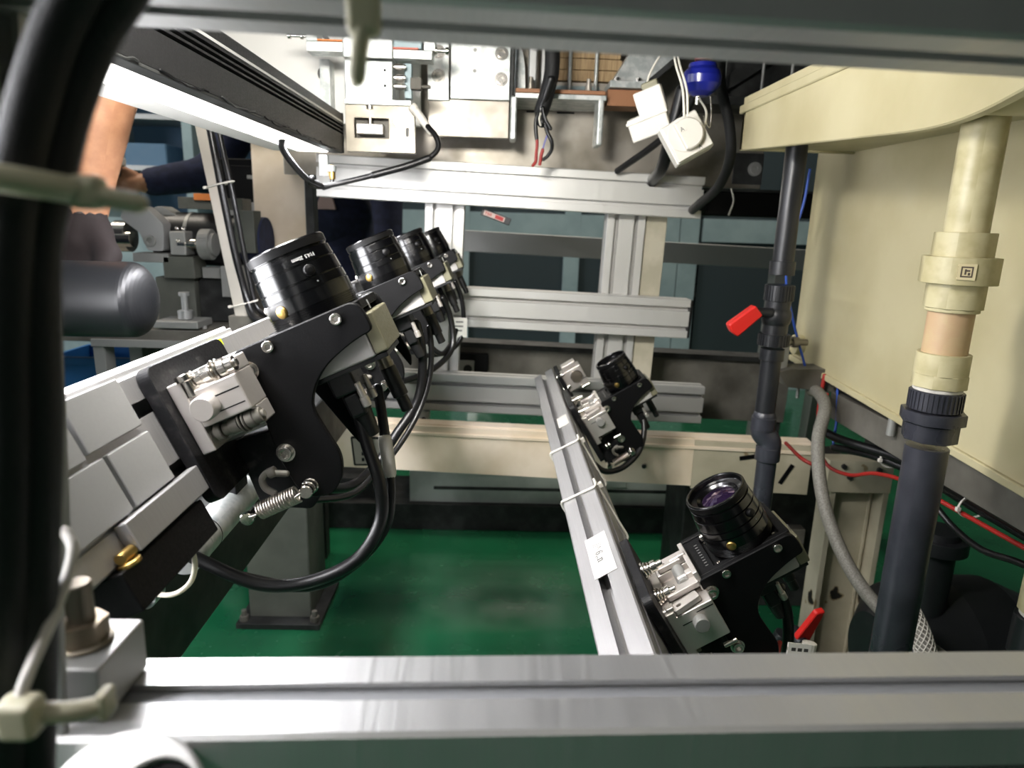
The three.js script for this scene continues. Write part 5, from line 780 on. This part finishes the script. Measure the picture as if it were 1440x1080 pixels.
// ───────────── cables of the camera modules ─────────────
cableThing('camera_cable', 'thicker black cable looping down from the nearest left camera', 'cable', [[-0.109, 0.829, -0.512], [-0.106, 0.806, -0.512], [-0.098, 0.776, -0.508], [-0.088, 0.747, -0.502], [-0.087, 0.717, -0.50], [-0.103, 0.688, -0.492], [-0.137, 0.671, -0.485], [-0.176, 0.668, -0.482], [-0.213, 0.683, -0.482], [-0.25, 0.700, -0.49], [-0.275, 0.715, -0.52]], 0.0052, M.cable, undefined, 90);
{ const t = thing('camera_cable', 'black cable with a white sleeve from the nearest left camera', 'cable', [0, 0, 0]);
  mesh('cable_run', tube([[-0.094, 0.815, -0.535], [-0.09, 0.795, -0.53], [-0.085, 0.764, -0.522], [-0.0815, 0.737, -0.515], [-0.085, 0.706, -0.512], [-0.108, 0.676, -0.505], [-0.143, 0.657, -0.50], [-0.188, 0.662, -0.50], [-0.227, 0.675, -0.50], [-0.26, 0.697, -0.50], [-0.29, 0.72, -0.52]], 0.0042, 90, 10), M.cable, t);
  mesh('white_sleeve', tube([[-0.0868, 0.775, -0.5245], [-0.0845, 0.762, -0.5215], [-0.0825, 0.749, -0.518]], 0.0056, 16, 12), M.white, t); }
cableThing('camera_cable', 'black cable from the second left camera sweeping down to the beam', 'cable', [[-0.098, 0.822, -0.838], [-0.093, 0.80, -0.84], [-0.091, 0.77, -0.845], [-0.097, 0.724, -0.84], [-0.121, 0.685, -0.82], [-0.143, 0.652, -0.80], [-0.164, 0.640, -0.76], [-0.185, 0.66, -0.70], [-0.23, 0.69, -0.66]], 0.0058, M.cable, undefined, 80);
cableThing('camera_cable', 'thin black cable of the second left camera beside the sweeping one', 'cable', [[-0.084, 0.815, -0.858], [-0.081, 0.79, -0.855], [-0.083, 0.75, -0.85], [-0.095, 0.71, -0.835], [-0.118, 0.672, -0.80], [-0.14, 0.652, -0.76], [-0.155, 0.652, -0.70], [-0.19, 0.67, -0.64]], 0.0036, M.cable, undefined, 80);
cableThing('camera_cable', 'black cable curling back from the third left camera', 'cable', [[-0.09, 0.82, -1.15], [-0.077, 0.785, -1.16], [-0.073, 0.735, -1.15], [-0.10, 0.707, -1.11], [-0.14, 0.697, -1.06], [-0.18, 0.70, -1.0], [-0.22, 0.72, -0.96]], 0.005, M.cable, undefined, 70);
cableThing('camera_cable', 'black cable crossing behind the third left camera cable', 'cable', [[-0.105, 0.82, -1.14], [-0.104, 0.78, -1.14], [-0.108, 0.745, -1.12], [-0.09, 0.728, -1.13], [-0.075, 0.742, -1.17], [-0.07, 0.757, -1.2]], 0.0045, M.cable, undefined, 60);
{ const t = thing('camera_cable', 'black cable with a white paper tag from the farthest left camera', 'cable', [0, 0, 0]); mesh('cable_run', tube([[-0.088, 0.82, -1.465], [-0.076, 0.79, -1.47], [-0.070, 0.755, -1.47], [-0.069, 0.725, -1.47], [-0.078, 0.69, -1.46], [-0.105, 0.67, -1.44], [-0.15, 0.665, -1.42]], 0.0052, 60, 10), M.cable, t);
  mesh('paper_tag', printBox(0.034, 0.042, 0.003).translate(-0.078, 0.722, -1.462), printed(64, 80, '#e9e6da', '#6b685f', (x) => { x.fillRect(18, 14, 30, 6); x.fillRect(14, 32, 34, 6); x.fillRect(22, 50, 22, 6); }), t, true); }
cableThing('camera_cable', 'black cable looping from the small far camera on the right rail', 'cable', [[0.277, 0.625, -1.243], [0.284, 0.60, -1.235], [0.286, 0.57, -1.22], [0.274, 0.537, -1.20], [0.241, 0.512, -1.18], [0.205, 0.512, -1.16], [0.18, 0.53, -1.16]], 0.0055, M.cable, undefined, 70);
cableThing('camera_cable', 'black cable dropping from the near camera on the right rail', 'cable', [[0.292, 0.60, -0.607], [0.302, 0.57, -0.605], [0.304, 0.53, -0.60], [0.295, 0.48, -0.60], [0.28, 0.42, -0.62]], 0.0055, M.cable, undefined, 60);
{ const t = thing('cable_label', 'printed white label flag on the cable under the near right camera', 'label', [0.301, 0.545, -0.572], [-0.2, 0.1, -0.12]); mesh('label_flag', printBox(0.024, 0.03, 0.0022), printed(96, 128, '#d8d6d0', '#3b3a38', (x) => { for (let r = 0; r < 3; r++) for (let k = 0; k < 3; k++) x.fillRect(14 + k * 26, 18 + r * 34, 18, 14); }), t, true); mesh('label_wrap', rod(0.007, 0.03, 'y', 0.014, 0, -0.006, 16), M.white, t); }
cableThing('red_wire', 'small red wire end beside the near right camera plate', 'wire', [[0.262, 0.516, -0.565], [0.268, 0.532, -0.56], [0.276, 0.545, -0.565], [0.29, 0.55, -0.59]], 0.0026, M.redWire, undefined, 24);
{ const t = thing('beam_label', 'grey printed label plate on the cream beam behind the camera cables', 'label', [-0.277, 0.440, -1.450]); mesh('label_plate', plate(rounded([[-0.03, -0.032], [0.028, -0.03], [0.026, 0.03], [-0.036, 0.03]], 0.004), 0, 0.004), printed(4, 4, '#8e897d', '#000', () => {}), t); mesh('label_rim', plate(hole(rounded([[-0.033, -0.035], [0.031, -0.033], [0.029, 0.033], [-0.039, 0.033]], 0.004), [[-0.029, -0.031], [-0.035, 0.029], [0.025, 0.029], [0.027, -0.029]]), 0, 0.005), M.black, t); for (const y of [0.012, -0.006, -0.02]) mesh('label_mark', [box(0.006, 0.008, 0.001, -0.012, y, 0.0045, 0), box(0.003, 0.005, 0.001, -0.004, y - 0.001, 0.0045, 0)], M.black, t); }
// under the left rail
{ const t = thing('pneumatic_cylinder', 'bright round actuator cylinder under the left camera rail', 'cylinder', [-0.247, 0.679, 0]); mesh('cylinder_tube', rod(0.0155, 0.12, 'z', 0, 0, -0.585, 40), M.galv, t); mesh('cylinder_band', rod(0.0158, 0.0016, 'z', 0, 0, -0.545, 40), M.black, t); mesh('cylinder_head', rod(0.0157, 0.022, 'z', 0, 0, -0.514, 40), M.galv, t); mesh('cylinder_mount', span(-0.008, 0.008, 0.012, 0.07, -0.63, -0.60), M.blackWorn, t); }
{ const t = thing('rod_end', 'small bright threaded rod end below the actuator cylinder', 'fitting', [-0.262, 0.664, -0.475]); mesh('rod_nut', [rod(0.010, 0.016, 'z', 0, 0, 0, 24), rod(0.0065, 0.05, 'z', 0, 0, -0.014, 18)], M.galv, t); }
{ const t = thing('lower_girder', 'dark grey square girder slanting along the lower left', 'girder', [-0.285, 0, 0]); mesh('girder_tube', span(-0.075, 0.008, 0.555, 0.66, -1.45, -0.32, 0.004), M.steelDark, t); mesh('girder_cap', span(-0.077, 0.010, 0.553, 0.662, -0.322, -0.316, 0.002), M.steelDark, t); mesh('girder_leg', span(-0.06, 0.0, 0, 0.555, -0.40, -0.34), M.steelDark, t); mesh('cable_trough', span(-0.07, -0.02, 0.66, 0.70, -1.3, -0.38, 0.004), M.black, t); }
{ const t = thing('cable_tie', 'cream cable tie hanging round the lower lip of the left rail', 'cable tie', [0, 0, 0]); mesh('tie_strap', tube([[-0.205, 0.752, -0.392], [-0.196, 0.755, -0.392], [-0.188, 0.745, -0.394], [-0.187, 0.732, -0.396], [-0.192, 0.718, -0.398], [-0.205, 0.708, -0.40], [-0.235, 0.705, -0.41]], 0.0017, 50, 8), M.tie, t); }
// ───────────── near frame that the picture is taken through ─────────────
{ const t = thing('near_bar', 'bright aluminium profile across the bottom, nearest the viewer', 'profile', [0.03, 0.775, -0.2265], [0, 0.035, 0]);
  mesh('extrusion', extrude(slotShape(45, 45, [0], [0]), 0.90).translate(0, 0, -0.45).rotateY(Math.PI / 2).translate(0, -0.0225, 0), M.aluNear, t); mesh('slot_cover', span(-0.25, 0.45, -0.0042, -0.0030, -0.0049, 0.0049, 0), M.slotCover, t); }
{ const t = thing('near_bar', 'blurred grey aluminium profile across the top, nearest the viewer', 'profile', [0.03, 1.006, -0.2275], [0, 0.03, -0.012]); mesh('extrusion', extrude(slotShape(45, 45, [0], [0]), 0.90).translate(0, 0, -0.45).rotateY(Math.PI / 2).translate(0, 0.0225, 0), M.aluGrey, t); }
{ const t = thing('near_upright', 'dark grey upright profile at the left edge behind the thick cables', 'profile', [-0.1855, 0.85, -0.2285], [0, 0, -0.085]); mesh('extrusion', extrude(slotShape(45, 45, [0], [0]), 0.62).rotateX(-Math.PI / 2).translate(0, -0.30, 0), M.aluDull, t); mesh('edge_trim', span(0.0415, 0.0485, -0.18, 0.09, 0.026, 0.029, 0.0006), M.aluDull, t); mesh('trim_tab', span(0.0, 0.048, -0.19, -0.175, 0.0235, 0.0285), M.aluDull, t);
}
{ const t = thing('near_upright', 'aluminium upright carrying the near bars beyond the right edge', 'profile', [0.42, 0, -0.225]); mesh('extrusion', extrude(slotShape(45, 45, [0], [0]), 1.38).rotateX(-Math.PI / 2), M.aluDull, t); }
{ const t = thing('corner_block', 'grey corner block carrying a big bolt on the bottom bar', 'bracket', [-0.133, 0.7755, -0.221]); mesh('block_body', span(-0.031, 0, 0.0, 0.021, -0.0155, 0.0155, 0.0012), M.aluDull, t); mesh('block_wall', span(-0.0315, -0.028, 0, 0.10, -0.015, 0.015, 0.001), M.aluGrey, t); }
{ const t = thing('hex_bolt', 'stout bolt with nut and washer on the corner block', 'bolt', [-0.1465, 0.7967, -0.221]); mesh('bolt_shank', rod(0.0046, 0.023, 'y', 0, 0.0125, 0, 28), std({ color: 0x7d7568, metalness: 0.8, roughness: 0.45 }), t); mesh('bolt_nut', hexNut(0.0084, 0.008, 'y', 0, 0.005, 0), std({ color: 0x877b68, metalness: 0.8, roughness: 0.45 }), t); mesh('bolt_washer', rod(0.0096, 0.0016, 'y', 0, 0.0008, 0, 30), std({ color: 0x8a8272, metalness: 0.8, roughness: 0.5 }), t); }
{ const t = thing('hinge_ring', 'bright rounded tab with a round hole, bent out from the bottom bar front', 'bracket', [-0.117, 0.7738, -0.2035], [-0.85, 0, 0]); const s = new THREE.Shape(); s.absarc(0, -0.028, 0.028, 0, Math.PI * 2, false); const h = new THREE.Path(); h.absarc(0.011, -0.0235, 0.0145, 0, Math.PI * 2, true); s.holes.push(h); mesh('ring_plate', new THREE.ExtrudeGeometry(s, { depth: 0.004, bevelEnabled: true, bevelThickness: 0.001, bevelSize: 0.001, bevelOffset: -0.001, bevelSegments: 2, curveSegments: 40 }).translate(0, 0, 0.001), M.alu, t); mesh('ring_core', rod(0.0143, 0.002, 'z', 0.011, -0.0235, 0.002, 30), M.black, t); }
cableThing('thick_cable', 'outer thick black cable bending down the left edge', 'cable', [[-0.0720, 1.03, -0.168], [-0.0890, 1.004, -0.168], [-0.1000, 0.987, -0.168], [-0.1065, 0.970, -0.166], [-0.1105, 0.955, -0.164], [-0.1135, 0.94, -0.163], [-0.1165, 0.92, -0.163], [-0.1195, 0.896, -0.163], [-0.1255, 0.857, -0.163], [-0.1310, 0.82, -0.163], [-0.1380, 0.77, -0.163], [-0.1430, 0.70, -0.165]], 0.0054, M.cableRough, undefined, 110);
cableThing('thick_cable', 'inner thick black cable bending down the left edge', 'cable', [[-0.0655, 1.03, -0.174], [-0.0830, 1.004, -0.174], [-0.0950, 0.988, -0.174], [-0.1025, 0.972, -0.173], [-0.1070, 0.956, -0.171], [-0.1105, 0.942, -0.169], [-0.1130, 0.92, -0.168], [-0.1155, 0.896, -0.168], [-0.1215, 0.856, -0.168], [-0.1265, 0.82, -0.168], [-0.1335, 0.77, -0.168], [-0.1395, 0.70, -0.17]], 0.0054, M.cableRough, undefined, 110);
{ const t = thing('cable_tie', 'broad cream cable tie round the thick black cables, upper left', 'cable tie', [0, 0, 0]);
  mesh('tie_strap', tube([[-0.122, 0.9545, -0.158], [-0.116, 0.956, -0.1555], [-0.110, 0.956, -0.1555], [-0.1035, 0.955, -0.1585], [-0.0985, 0.954, -0.164], [-0.097, 0.9535, -0.171]], 0.0031, 50, 10), M.tieOld, t);
  mesh('tie_head', box(0.008, 0.008, 0.006, -0.0955, 0.9535, -0.166, 0.002), M.tieOld, t); mesh('tie_tail', tube([[-0.096, 0.9535, -0.166], [-0.091, 0.9525, -0.166], [-0.0855, 0.9515, -0.168]], 0.0025, 20, 10), M.tieOld, t); }
{ const t = thing('cable_tie', 'white cable tie low on the thick cables, its tail curling up', 'cable tie', [0, 0, 0]); mesh('tie_head', box(0.0095, 0.0105, 0.008, -0.1185, 0.8235, -0.151, 0.002), M.tieOld, t); mesh('tie_strap', tube([[-0.1175, 0.823, -0.153], [-0.110, 0.8215, -0.155], [-0.103, 0.8195, -0.160]], 0.0027, 24, 10), M.tieOld, t); mesh('tie_end', box(0.003, 0.008, 0.006, -0.1025, 0.8205, -0.160, 0.001), M.tieOld, t);
  mesh('tie_tail', tube([[-0.1195, 0.827, -0.152], [-0.1185, 0.833, -0.156], [-0.1185, 0.842, -0.168], [-0.1185, 0.850, -0.176], [-0.119, 0.856, -0.18], [-0.1225, 0.859, -0.183]], 0.0015, 40, 10), M.white, t); }
{ const t = thing('cable_tie', 'cream cable tie end hanging from the top bar', 'cable tie', [0, 0, 0]); mesh('tie_head', box(0.0085, 0.012, 0.006, -0.0345, 0.9995, -0.186, 0.002), M.tieOld, t); mesh('tie_tail', tube([[-0.0345, 0.996, -0.185], [-0.0355, 0.990, -0.185], [-0.0365, 0.984, -0.186]], 0.0022, 20, 10), M.tieOld, t); mesh('tie_strap', tube([[-0.034, 1.004, -0.187], [-0.033, 1.02, -0.192], [-0.032, 1.04, -0.2]], 0.0024, 20, 10), M.tieOld, t); }
scene.traverse((o) => { if (o.isMesh) { o.castShadow = true; o.receiveShadow = true; } });
camera.updateMatrixWorld(true);
renderer.render(scene, camera);
